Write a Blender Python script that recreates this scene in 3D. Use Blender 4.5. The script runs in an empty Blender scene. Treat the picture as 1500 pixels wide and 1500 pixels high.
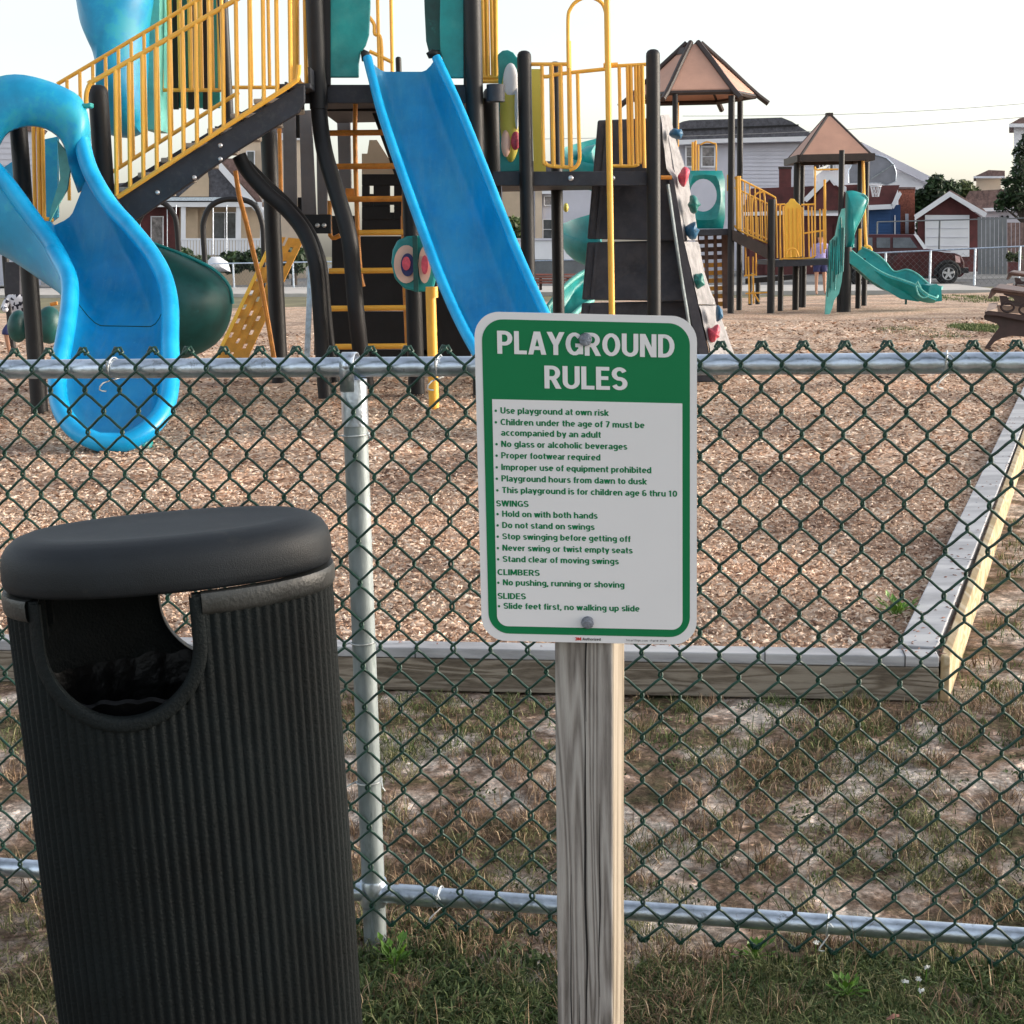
import bpy, bmesh, math, random
from mathutils import Vector, Matrix, noise
R = math.radians
scene = bpy.context.scene
COL = scene.collection
random.seed(7)

# ---------------- camera ----------------
F = 2200.0            # focal length for a 1500 px wide picture
PITCH, ROLL, HC = R(9.88), R(1.2), 1.46
fwd = Vector((0, math.cos(PITCH), -math.sin(PITCH)))
up0 = Vector((0, math.sin(PITCH), math.cos(PITCH)))
rt0 = Vector((1, 0, 0))
rt = rt0*math.cos(ROLL) - up0*math.sin(ROLL)
up = rt0*math.sin(ROLL) + up0*math.cos(ROLL)
cam_d = bpy.data.cameras.new('camera'); cam = bpy.data.objects.new('camera', cam_d); COL.objects.link(cam)
m = Matrix((rt, up, -fwd)).transposed().to_4x4(); m.translation = (0, 0, HC)
cam.matrix_world = m
cam_d.sensor_width = 36; cam_d.lens = 36*F/1500; cam_d.clip_start = .05; cam_d.clip_end = 2000
cam_d.dof.use_dof = False
scene.camera = cam

# ---------------- sky and sun ----------------
SUN_EL, SUN_AZ = R(12), R(86)      # azimuth clockwise from +Y (north)
w = bpy.data.worlds.new('World'); scene.world = w; w.use_nodes = True
nt = w.node_tree; nt.nodes.clear()
sky = nt.nodes.new('ShaderNodeTexSky'); sky.sky_type = 'NISHITA'; sky.sun_disc = False
sky.sun_elevation = SUN_EL; sky.sun_rotation = SUN_AZ; sky.air_density = 1.0; sky.dust_density = 2.5; sky.ozone_density = 1.0
hs = nt.nodes.new('ShaderNodeHueSaturation'); hs.inputs['Saturation'].default_value = .4
bg = nt.nodes.new('ShaderNodeBackground'); bg.inputs['Strength'].default_value = .15
ow = nt.nodes.new('ShaderNodeOutputWorld')
nt.links.new(sky.outputs[0], hs.inputs['Color']); nt.links.new(hs.outputs[0], bg.inputs['Color']); nt.links.new(bg.outputs[0], ow.inputs['Surface'])
sl = bpy.data.lights.new('sun', 'SUN'); sl.energy = .8; sl.angle = R(22); sl.color = (1, .87, .7)
so = bpy.data.objects.new('sun', sl); COL.objects.link(so)
sd = Vector((math.sin(SUN_AZ)*math.cos(SUN_EL), math.cos(SUN_AZ)*math.cos(SUN_EL), math.sin(SUN_EL)))
so.rotation_euler = sd.to_track_quat('Z', 'Y').to_euler(); so.location = (20, -10, 30)
scene.view_settings.view_transform = 'Standard'; scene.view_settings.look = 'None'
scene.view_settings.gamma = 1; scene.view_settings.use_curve_mapping = False
scene.view_settings.exposure = 1.45
scene.render.engine = 'CYCLES'

# ---------------- placing helpers ----------------
CAM = Vector((0, 0, HC))
def ray(px, py): return fwd*F + rt*(px-750) + up*(750-py)
def at(px, py, Y):
    r = ray(px, py); return CAM + r*(Y/r.y)
def gz(px, py, z=0.0):
    r = ray(px, py); return CAM + r*((z-HC)/r.z)
def W(n, Y): return n*Y/F

# ---------------- materials ----------------
def ramp(nt, stops):
    n = nt.nodes.new('ShaderNodeValToRGB'); e = n.color_ramp.elements
    while len(e) < len(stops): e.new(.5)
    for i, (p, c) in enumerate(stops): e[i].position = p; e[i].color = (*c, 1)
    return n
def mat(name, col, rough=.6, metal=0, var=.12, scale=6, bump=0, bscale=60, col2=None, stretch=None, spec=.5, coat=0, island=0, wear=None):
    m = bpy.data.materials.new(name); m.use_nodes = True; nt = m.node_tree; N = nt.nodes; L = nt.links
    b = N['Principled BSDF']; b.inputs['Roughness'].default_value = rough; b.inputs['Metallic'].default_value = metal
    b.inputs['Specular IOR Level'].default_value = spec
    if coat: b.inputs['Coat Weight'].default_value = coat; b.inputs['Coat Roughness'].default_value = .15
    tc = N.new('ShaderNodeTexCoord'); src = tc.outputs['Object']
    if stretch:
        mp = N.new('ShaderNodeMapping'); mp.inputs['Scale'].default_value = stretch; L.new(src, mp.inputs[0]); src = mp.outputs[0]
    n1 = N.new('ShaderNodeTexNoise'); n1.inputs['Scale'].default_value = scale; n1.inputs['Detail'].default_value = 8; n1.inputs['Roughness'].default_value = .65
    L.new(src, n1.inputs['Vector'])
    c1 = tuple(max(0, c*(1-var*2)) for c in col); c2 = col2 or tuple(min(1, c*(1+var*2)) for c in col)
    rp = ramp(nt, [(.3, c1), (.7, c2)]); L.new(n1.outputs['Fac'], rp.inputs[0]); out = rp.outputs[0]
    if wear:
        n3 = N.new('ShaderNodeTexNoise'); n3.inputs['Scale'].default_value = wear[1]; n3.inputs['Detail'].default_value = 10; n3.inputs['Roughness'].default_value = .75
        L.new(src, n3.inputs['Vector']); r3 = ramp(nt, [(wear[2], (0, 0, 0)), (min(1, wear[2]+.08), (1, 1, 1))]); L.new(n3.outputs['Fac'], r3.inputs[0])
        mw = N.new('ShaderNodeMix'); mw.data_type = 'RGBA'; L.new(r3.outputs[0], mw.inputs[0]); L.new(out, mw.inputs[6]); mw.inputs[7].default_value = (*wear[0], 1); out = mw.outputs[2]
    if island:
        g = N.new('ShaderNodeNewGeometry'); hv = N.new('ShaderNodeHueSaturation'); mr = N.new('ShaderNodeMapRange')
        mr.inputs['To Min'].default_value = 1-island; mr.inputs['To Max'].default_value = 1+island
        L.new(g.outputs['Random Per Island'], mr.inputs[0]); L.new(mr.outputs[0], hv.inputs['Value']); L.new(out, hv.inputs['Color']); out = hv.outputs[0]
    L.new(out, b.inputs['Base Color'])
    mr2 = N.new('ShaderNodeMapRange'); mr2.inputs['To Min'].default_value = max(.03, rough-.1); mr2.inputs['To Max'].default_value = min(1, rough+.12)
    L.new(n1.outputs['Fac'], mr2.inputs[0]); L.new(mr2.outputs[0], b.inputs['Roughness'])
    if bump:
        n2 = N.new('ShaderNodeTexNoise'); n2.inputs['Scale'].default_value = bscale; n2.inputs['Detail'].default_value = 4; L.new(src, n2.inputs['Vector'])
        bp = N.new('ShaderNodeBump'); bp.inputs['Strength'].default_value = bump; bp.inputs['Distance'].default_value = .01
        L.new(n2.outputs['Fac'], bp.inputs['Height']); L.new(bp.outputs[0], b.inputs['Normal'])
    return m
M = {}
M['black'] = mat('dark_post_paint', (.0105, .010, .0115), .5, spec=.35, var=.2, scale=4, bump=.1)
M['deckbeam'] = mat('dark_vinyl_deck', (.024, .026, .036), .6, var=.15, scale=4, bump=.2, bscale=120)
M['grey'] = mat('grey_plastic', (.12, .115, .125), .6, var=.1, scale=3)
M['yellow'] = mat('yellow_paint', (.93, .455, .06), .4, var=.07, scale=3, wear=((.45, .2, .04), 9, .68))
M['yellowp'] = mat('yellow_plastic', (.93, .53, .06), .45, var=.06, scale=2)
M['olive'] = mat('mustard_panel', (.55, .47, .08), .5, var=.05, scale=2)
M['orange'] = mat('weathered_orange_paint', (.62, .24, .035), .5, var=.15, scale=8, wear=((.3, .11, .03), 14, .6))
M['board'] = mat('orange_brown_plastic', (.62, .28, .03), .5, var=.15, scale=5)
M['blue'] = mat('blue_slide_plastic', (.0, .25, .54), .38, var=.12, scale=1.6, bump=.06, bscale=14, spec=.35, wear=((.03, .33, .60), 22, .60))
M['bluelip'] = mat('blue_slide_rim_plastic', (.0, .34, .70), .32, var=.12, scale=2.2, spec=.4, wear=((.03, .42, .72), 26, .60))
M['bluefade'] = mat('sun_faded_blue_plastic', (.003, .29, .54), .4, var=.12, scale=2, wear=((.02, .36, .50), 2, .5))
M['teal'] = mat('teal_plastic', (.004, .25, .25), .4, var=.15, scale=2.5, bump=.05, bscale=12, wear=((.02, .28, .25), 30, .65))
M['tealpale'] = mat('pale_teal_plastic', (.12, .42, .38), .5, var=.15, scale=4)
M['dgreen'] = mat('dark_green_plastic', (.004, .075, .07), .45, var=.3, scale=2, wear=((.01, .13, .12), 5, .6))
M['tan'] = mat('tan_roof_panel', (.52, .29, .21), .6, var=.06, scale=2, bump=.1)
M['trim'] = mat('dark_brown_roof_trim', (.035, .022, .018), .5, var=.2)
M['stone'] = mat('moulded_stone_panel', (.27, .26, .265), .85, var=.2, scale=7, bump=.8, bscale=14, wear=((.16, .15, .15), 16, .55))
M['darkwall'] = mat('dark_wall_back', (.045, .044, .055), .7, var=.2, scale=3, bump=.3, bscale=20)
M['pink'] = mat('red_hold', (.55, .07, .11), .5, var=.2, scale=20, bump=.4, bscale=30)
M['ghold'] = mat('green_hold', (.01, .16, .14), .5, var=.2, scale=20, bump=.4, bscale=30)
M['bhold'] = mat('blue_hold', (.015, .10, .2), .5, var=.2, scale=20, bump=.4, bscale=30)
M['peach'] = mat('pale_peach_plastic', (.75, .48, .38), .5, var=.05)
M['galv'] = mat('galvanised_steel', (.60, .67, .78), .33, .92, var=.16, scale=14, bump=.12, bscale=90, wear=((.28, .30, .32), 22, .58), stretch=(1, 1, 1))
M['galvdull'] = mat('weathered_galvanised_post', (.27, .31, .32), .5, .4, var=.22, scale=9, bump=.15, bscale=70, wear=((.16, .2, .19), 8, .56), stretch=(1, 1, .25))
M['wire'] = mat('green_vinyl_wire', (.004, .038, .024), .42, var=.35, scale=30, bump=.1, bscale=200)
M['tie'] = mat('aluminium_tie_wire', (.62, .64, .64), .45, .7, var=.2, scale=40)
M['can'] = mat('black_ribbed_plastic', (.0038, .0066, .0075), .7, var=.25, scale=5, bump=.3, bscale=220, spec=.22, wear=((.017, .018, .018), 5, .60))
M['lid'] = mat('black_textured_lid_plastic', (.0075, .0105, .0145), .55, var=.16, scale=7, bump=.16, bscale=520, spec=.33, wear=((.022, .024, .025), 11, .60))
M['liner'] = mat('black_bin_liner', (.002, .002, .0024), .35, var=.2, scale=8, bump=.5, bscale=25, spec=.2)
M['tread'] = mat('worn_metal_tread', (.42, .38, .34), .6, .2, var=.25, scale=8)
M['bandm'] = mat('worn_highlit_band_plastic', (.03, .032, .032), .42, .1, var=.35, scale=9, bump=.15, bscale=160, wear=((.26, .22, .14), 7, .6))  # worn plastic; the warm patches also paint highlights on the collar
M['alu'] = mat('reflective_white_sheeting', (.66, .66, .69), .4, var=.015, scale=2, spec=.3)
M['sgreen'] = mat('sign_green_print', (.0, .155, .055), .4, var=.03, scale=2, spec=.3)
M['sred'] = mat('sign_red_print', (.5, .02, .02), .4, var=.02)
M['sgrey'] = mat('sign_dark_print', (.05, .05, .05), .4, var=.02)
M['bolt'] = mat('zinc_bolt_head', (.20, .22, .27), .45, .7, var=.25, scale=60, bump=.3, bscale=300)
M['white'] = mat('white_paint', (.72, .73, .77), .6, var=.03, scale=1)
M['cream'] = mat('cream_siding', (.62, .50, .38), .7, var=.05, scale=1)
M['beige'] = mat('beige_siding', (.50, .39, .28), .7, var=.06, scale=1)
M['palewall'] = mat('pale_grey_siding', (.55, .55, .62), .7, var=.04, scale=.7)
M['roofdark'] = mat('dark_shingle_roof', (.085, .085, .10), .85, var=.25, scale=6, bump=.4, bscale=20)
M['roofbrown'] = mat('brown_shingle_roof', (.17, .11, .10), .85, var=.25, scale=6)
M['maroon'] = mat('maroon_siding', (.10, .026, .026), .75, var=.2, scale=2)
M['brick'] = mat('red_brick_wall', (.34, .12, .08), .85, var=.3, scale=14, bump=.3)
M['bluewall'] = mat('blue_siding', (.02, .07, .19), .7, var=.1, scale=1)
M['glass'] = mat('window_glass', (.06, .07, .08), .1, var=.3, scale=1.5, spec=.8)
M['glassw'] = mat('curtained_window_glass', (.22, .20, .2), .2, var=.35, scale=3)
M['woodgrey'] = mat('grey_wood_fence', (.15, .16, .17), .8, var=.15, scale=1)
M['carpaint'] = mat('dark_maroon_car_paint', (.052, .007, .009), .3, 0, var=.15, scale=2, spec=.3, coat=.15)
M['tyre'] = mat('tyre_rubber', (.014, .014, .015), .8)
M['chrome'] = mat('alloy_rim', (.6, .6, .62), .3, .8)
M['lamp'] = mat('headlamp_glass', (.7, .45, .42), .2, var=.1)
M['leaf'] = mat('dark_leaf', (.020, .042, .012), .6, var=.3, scale=1.2, island=.6)
M['leaf2'] = mat('olive_leaf', (.055, .075, .02), .6, var=.3, scale=1.2, island=.6)
M['bark'] = mat('bark', (.06, .045, .035), .9, var=.3)
M['skin'] = mat('skin', (.5, .27, .18), .5, var=.05)
M['lav'] = mat('lavender_cloth', (.33, .29, .55), .8, var=.1, scale=20)
M['navy'] = mat('navy_cloth', (.03, .035, .12), .8, var=.1, scale=20)
M['hair'] = mat('brown_hair', (.05, .028, .015), .7, var=.3, scale=30)
M['tablew'] = mat('brown_table_coating', (.036, .018, .018), .5, var=.2, scale=5)
M['tabletop'] = mat('worn_brown_table_top', (.10, .055, .045), .55, var=.25, scale=5)
M['seatw'] = mat('pale_seat_plank', (.62, .50, .45), .6, var=.06)
M['redbench'] = mat('red_brown_plank', (.30, .11, .09), .7, var=.15)
M['asphalt'] = mat('asphalt', (.09, .09, .095), .9, var=.2, scale=3, bump=.3)
M['concrete'] = mat('pale_concrete', (.50, .46, .42), .85, var=.08, scale=1.5, bump=.2)
M['gravel'] = mat('grey_gravel', (.17, .17, .17), .95, var=.35, scale=7, bump=.8, bscale=10)
M['cable'] = mat('power_cable', (.34, .33, .33), .8)
M['smoke'] = mat('smoky_backboard', (.19, .20, .24), .3, var=.1, scale=2)
def scuff(m, col, scale, lo, amt, stretch):
    nt = m.node_tree; N = nt.nodes; L = nt.links; b = N['Principled BSDF']; src = b.inputs['Base Color'].links[0].from_socket
    tc = N.new('ShaderNodeTexCoord'); mp = N.new('ShaderNodeMapping'); mp.inputs['Scale'].default_value = stretch; L.new(tc.outputs['Object'], mp.inputs[0])
    n = N.new('ShaderNodeTexNoise'); n.inputs['Scale'].default_value = scale; n.inputs['Detail'].default_value = 9; n.inputs['Roughness'].default_value = .7; L.new(mp.outputs[0], n.inputs['Vector'])
    r = ramp(nt, [(lo, (0, 0, 0)), (lo+.22, (amt, amt, amt))]); L.new(n.outputs['Fac'], r.inputs[0]); mx = N.new('ShaderNodeMix'); mx.data_type = 'RGBA'; L.new(r.outputs[0], mx.inputs[0]); L.new(src, mx.inputs[6]); mx.inputs[7].default_value = (*col, 1); L.new(mx.outputs[2], b.inputs['Base Color'])
scuff(M['blue'], (.06, .36, .52), 1.6, .42, .55, (1, .5, .5)); scuff(M['blue'], (.10, .34, .50), 26, .5, .35, (1, .12, .12)); scuff(M['bluelip'], (.03, .42, .66), 2.2, .45, .5, (1, 1, 1)); scuff(M['bluelip'], (.12, .40, .56), 30, .56, .3, (1, .3, .3)); scuff(M['teal'], (.10, .36, .33), 3, .48, .45, (1, 1, 1))
scuff(M['deckbeam'], (.09, .085, .08), 14, .52, .4, (1, 1, 1)); scuff(M['black'], (.03, .027, .027), 9, .55, .35, (1, 1, .2)); scuff(M['darkwall'], (.09, .085, .085), 6, .48, .5, (1, 1, 1))
def check_mat():
    m = mat('black_white_patterned_cloth', (.5, .5, .55), .8); nt = m.node_tree; N = nt.nodes; L = nt.links
    v = N.new('ShaderNodeTexVoronoi'); v.inputs['Scale'].default_value = 22; rp = ramp(nt, [(.3, (.015, .015, .03)), (.4, (.6, .6, .65))]); rp.color_ramp.interpolation = 'CONSTANT'
    tc = N.new('ShaderNodeTexCoord'); L.new(tc.outputs['Object'], v.inputs['Vector']); L.new(v.outputs['Color'], rp.inputs[0]); L.new(rp.outputs[0], N['Principled BSDF'].inputs['Base Color']); return m
M['check'] = check_mat()

def wood_mat(name, stops, fine=1.0, axis=(1, 1, .045), rings=26, rw=.35):
    m = bpy.data.materials.new(name); m.use_nodes = True; nt = m.node_tree; N = nt.nodes; L = nt.links; b = N['Principled BSDF']; b.inputs['Roughness'].default_value = .85; b.inputs['Specular IOR Level'].default_value = .2
    tc = N.new('ShaderNodeTexCoord'); mp = N.new('ShaderNodeMapping'); mp.inputs['Scale'].default_value = axis; L.new(tc.outputs['Object'], mp.inputs[0])
    n0 = N.new('ShaderNodeTexNoise'); n0.inputs['Scale'].default_value = 22*fine; n0.inputs['Detail'].default_value = 1.5; n0.inputs['Distortion'].default_value = .6; L.new(mp.outputs[0], n0.inputs['Vector'])
    # ring lines: contours of a stretched noise field
    mm = N.new('ShaderNodeMath'); mm.operation = 'MULTIPLY'; mm.inputs[1].default_value = rings; L.new(n0.outputs['Fac'], mm.inputs[0])
    sn = N.new('ShaderNodeMath'); sn.operation = 'SINE'; L.new(mm.outputs[0], sn.inputs[0])
    ab = N.new('ShaderNodeMapRange'); ab.inputs['From Min'].default_value = -1; L.new(sn.outputs[0], ab.inputs[0])
    n1 = N.new('ShaderNodeTexNoise'); n1.inputs['Scale'].default_value = 300*fine; n1.inputs['Detail'].default_value = 5; n1.inputs['Roughness'].default_value = .75; L.new(mp.outputs[0], n1.inputs['Vector'])
    n2 = N.new('ShaderNodeTexNoise'); n2.inputs['Scale'].default_value = 5; n2.inputs['Detail'].default_value = 5; L.new(tc.outputs['Object'], n2.inputs['Vector'])
    a1 = N.new('ShaderNodeMath'); a1.operation = 'MULTIPLY_ADD'; a1.inputs[1].default_value = rw; L.new(ab.outputs[0], a1.inputs[0]); 
    a2 = N.new('ShaderNodeMath'); a2.operation = 'MULTIPLY'; a2.inputs[1].default_value = .55; L.new(n1.outputs['Fac'], a2.inputs[0]); L.new(a2.outputs[0], a1.inputs[2])
    a3 = N.new('ShaderNodeMath'); a3.operation = 'MULTIPLY_ADD'; a3.inputs[1].default_value = .35; L.new(n2.outputs['Fac'], a3.inputs[0]); L.new(a1.outputs[0], a3.inputs[2])
    rp = ramp(nt, stops); L.new(a3.outputs[0], rp.inputs[0]); L.new(rp.outputs[0], b.inputs['Base Color'])
    bp = N.new('ShaderNodeBump'); bp.inputs['Strength'].default_value = .7; bp.inputs['Distance'].default_value = .003; L.new(a1.outputs[0], bp.inputs['Height']); L.new(bp.outputs[0], b.inputs['Normal'])
    return m
M['postwood'] = wood_mat('weathered_post_timber', [(.31, (.09, .08, .071)), (.44, (.185, .165, .15)), (.57, (.27, .245, .228)), (.85, (.42, .395, .37))], .8, (1, 1, .06), 80, .33)
M['postside'] = wood_mat('sunlit_post_timber', [(.3, (.12, .095, .068)), (.47, (.23, .19, .145)), (.62, (.30, .255, .20)), (.8, (.37, .32, .26))])  # warmer copy of the post timber, sunlight painted into its colour
M['greytimber'] = wood_mat('grey_painted_timber', [(.2, (.20, .20, .205)), (.40, (.33, .33, .345)), (.6, (.41, .41, .43)), (.85, (.50, .50, .51))], .5, (.08, .25, 1))
M['oldtimber'] = wood_mat('stained_border_timber', [(.28, (.07, .056, .042)), (.45, (.15, .123, .095)), (.6, (.215, .18, .142)), (.8, (.30, .26, .21))], 1.3, (.07, .4, 1))
M['lighttimber'] = wood_mat('sunlit_yellow_timber', [(.2, (.26, .18, .09)), (.5, (.42, .31, .18)), (.8, (.55, .45, .31))], .5, (1, .06, 1))  # side board timber, the yellow of the sun on it put into the colour

def ground_mat():
    m = bpy.data.materials.new('patchy_dirt_and_grass'); m.use_nodes = True; nt = m.node_tree; N = nt.nodes; L = nt.links; b = N['Principled BSDF']; b.inputs['Roughness'].default_value = .95; b.inputs['Specular IOR Level'].default_value = .15
    tc = N.new('ShaderNodeTexCoord')
    def nz(s, d=8, r=.6, dist=0):
        n = N.new('ShaderNodeTexNoise'); n.inputs['Scale'].default_value = s; n.inputs['Detail'].default_value = d; n.inputs['Roughness'].default_value = r; n.inputs['Distortion'].default_value = dist; L.new(tc.outputs['Object'], n.inputs['Vector']); return n
    def mul(a, c, t='MULTIPLY', f=1):
        mx = N.new('ShaderNodeMix'); mx.data_type = 'RGBA'; mx.blend_type = t; mx.inputs[0].default_value = f; L.new(a, mx.inputs[6]); L.new(c, mx.inputs[7]); return mx
    a = nz(3.1, 10, .68, .3); rp = ramp(nt, [(.36, (.085, .09, .045)), (.42, (.16, .125, .085)), (.475, (.27, .195, .155)), (.53, (.46, .39, .35)), (.60, (.66, .61, .58))]); L.new(a.outputs['Fac'], rp.inputs[0])
    mid = nz(13, 8, .7); rm = ramp(nt, [(.35, (.45, .42, .38)), (.5, (.95, .93, .9)), (.62, (1.5, 1.42, 1.35))]); L.new(mid.outputs['Fac'], rm.inputs[0])
    c = nz(75, 6, .8); rp2 = ramp(nt, [(.33, (.35, .32, .3)), (.5, (1, 1, 1)), (.68, (1.9, 1.8, 1.7))]); L.new(c.outputs['Fac'], rp2.inputs[0])
    v = N.new('ShaderNodeTexVoronoi'); v.inputs['Scale'].default_value = 60; L.new(tc.outputs['Object'], v.inputs['Vector']); rv = ramp(nt, [(.0, (.6, .55, .5)), (.80, (1.05, 1.05, 1.05)), (.93, (2.3, 2.2, 2.1))]); L.new(v.outputs['Color'], rv.inputs[0])
    o1 = mul(rp.outputs[0], rm.outputs[0]); o2 = mul(o1.outputs[2], rp2.outputs[0], f=.9); o3 = mul(o2.outputs[2], rv.outputs[0], f=.8)
    L.new(o3.outputs[2], b.inputs['Base Color'])
    bp = N.new('ShaderNodeBump'); bp.inputs['Strength'].default_value = 1; bp.inputs['Distance'].default_value = .03; L.new(mid.outputs['Fac'], bp.inputs['Height'])
    bp2 = N.new('ShaderNodeBump'); bp2.inputs['Strength'].default_value = .8; bp2.inputs['Distance'].default_value = .01; L.new(c.outputs['Fac'], bp2.inputs['Height']); L.new(bp.outputs[0], bp2.inputs['Normal']); L.new(bp2.outputs[0], b.inputs['Normal'])
    return m
M['ground'] = ground_mat()
def farground_mat():
    return mat('dry_grass_ground', (.17, .15, .075), .95, var=.25, scale=.8, bump=.6, bscale=8)
M['farground'] = farground_mat()
def chips_mat(island=False):
    m = bpy.data.materials.new('wood_chip_piece' if island else 'wood_chip_bed'); m.use_nodes = True; nt = m.node_tree; N = nt.nodes; L = nt.links; b = N['Principled BSDF']; b.inputs['Roughness'].default_value = .9; b.inputs['Specular IOR Level'].default_value = .2
    stops = [(.0, (.10, .055, .04)), (.14, (.30, .185, .125)), (.40, (.47, .31, .215)), (.68, (.61, .45, .335)), (1, (.80, .67, .55))]
    tc = N.new('ShaderNodeTexCoord')
    big = N.new('ShaderNodeTexNoise'); big.inputs['Scale'].default_value = .9; big.inputs['Detail'].default_value = 5; L.new(tc.outputs['Object'], big.inputs['Vector'])
    rb = ramp(nt, [(.35, (.66, .62, .62)), (.48, (1, 1, 1)), (.66, (1.28, 1.2, 1.15))]); L.new(big.outputs['Fac'], rb.inputs[0])
    rp = ramp(nt, stops)
    if island:
        g = N.new('ShaderNodeNewGeometry'); L.new(g.outputs['Random Per Island'], rp.inputs[0])
    else:
        v = N.new('ShaderNodeTexVoronoi'); v.inputs['Scale'].default_value = 34; mp = N.new('ShaderNodeMapping'); mp.inputs['Scale'].default_value = (1, .8, .2); L.new(tc.outputs['Object'], mp.inputs[0]); L.new(mp.outputs[0], v.inputs['Vector'])
        L.new(v.outputs['Color'], rp.inputs[0])
        bp = N.new('ShaderNodeBump'); bp.inputs['Strength'].default_value = .9; bp.inputs['Distance'].default_value = .015; L.new(v.outputs['Color'], bp.inputs['Height']); L.new(bp.outputs[0], b.inputs['Normal'])
    mx = N.new('ShaderNodeMix'); mx.data_type = 'RGBA'; mx.blend_type = 'MULTIPLY'; mx.inputs[0].default_value = 1; L.new(rp.outputs[0], mx.inputs[6]); L.new(rb.outputs[0], mx.inputs[7]); L.new(mx.outputs[2], b.inputs['Base Color'])
    return m
M['chipbed'] = chips_mat(); M['chip'] = chips_mat(True)
def blade_mat(name, stops):
    m = bpy.data.materials.new(name); m.use_nodes = True; nt = m.node_tree; N = nt.nodes; L = nt.links; b = N['Principled BSDF']; b.inputs['Roughness'].default_value = .7; b.inputs['Specular IOR Level'].default_value = .25
    g = N.new('ShaderNodeNewGeometry'); rp = ramp(nt, stops); L.new(g.outputs['Random Per Island'], rp.inputs[0]); L.new(rp.outputs[0], b.inputs['Base Color']); return m
M['bladegreen'] = blade_mat('green_grass_blades', [(0, (.035, .06, .018)), (.5, (.09, .135, .04)), (.85, (.19, .23, .08)), (1, (.46, .42, .24))])
M['bladedry'] = blade_mat('dry_grass_blades', [(0, (.07, .045, .03)), (.4, (.19, .12, .075)), (.75, (.36, .24, .15)), (1, (.62, .48, .32))])
M['bladeolive'] = blade_mat('olive_grass_blades', [(0, (.045, .055, .02)), (.4, (.11, .125, .045)), (.75, (.21, .21, .09)), (1, (.42, .37, .2))])
M['weed'] = mat('bright_weed_leaf', (.10, .22, .02), .5, var=.25, scale=20, island=.3)
M['broadleaf'] = blade_mat('broadleaf_weed_leaves', [(0, (.03, .05, .018)), (.5, (.065, .10, .035)), (1, (.14, .18, .07))])
M['petal'] = mat('white_petal', (.75, .75, .72), .6, var=.03)
M['deadleaf'] = mat('brown_dead_leaf', (.22, .10, .07), .7, var=.3, scale=40)

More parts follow.
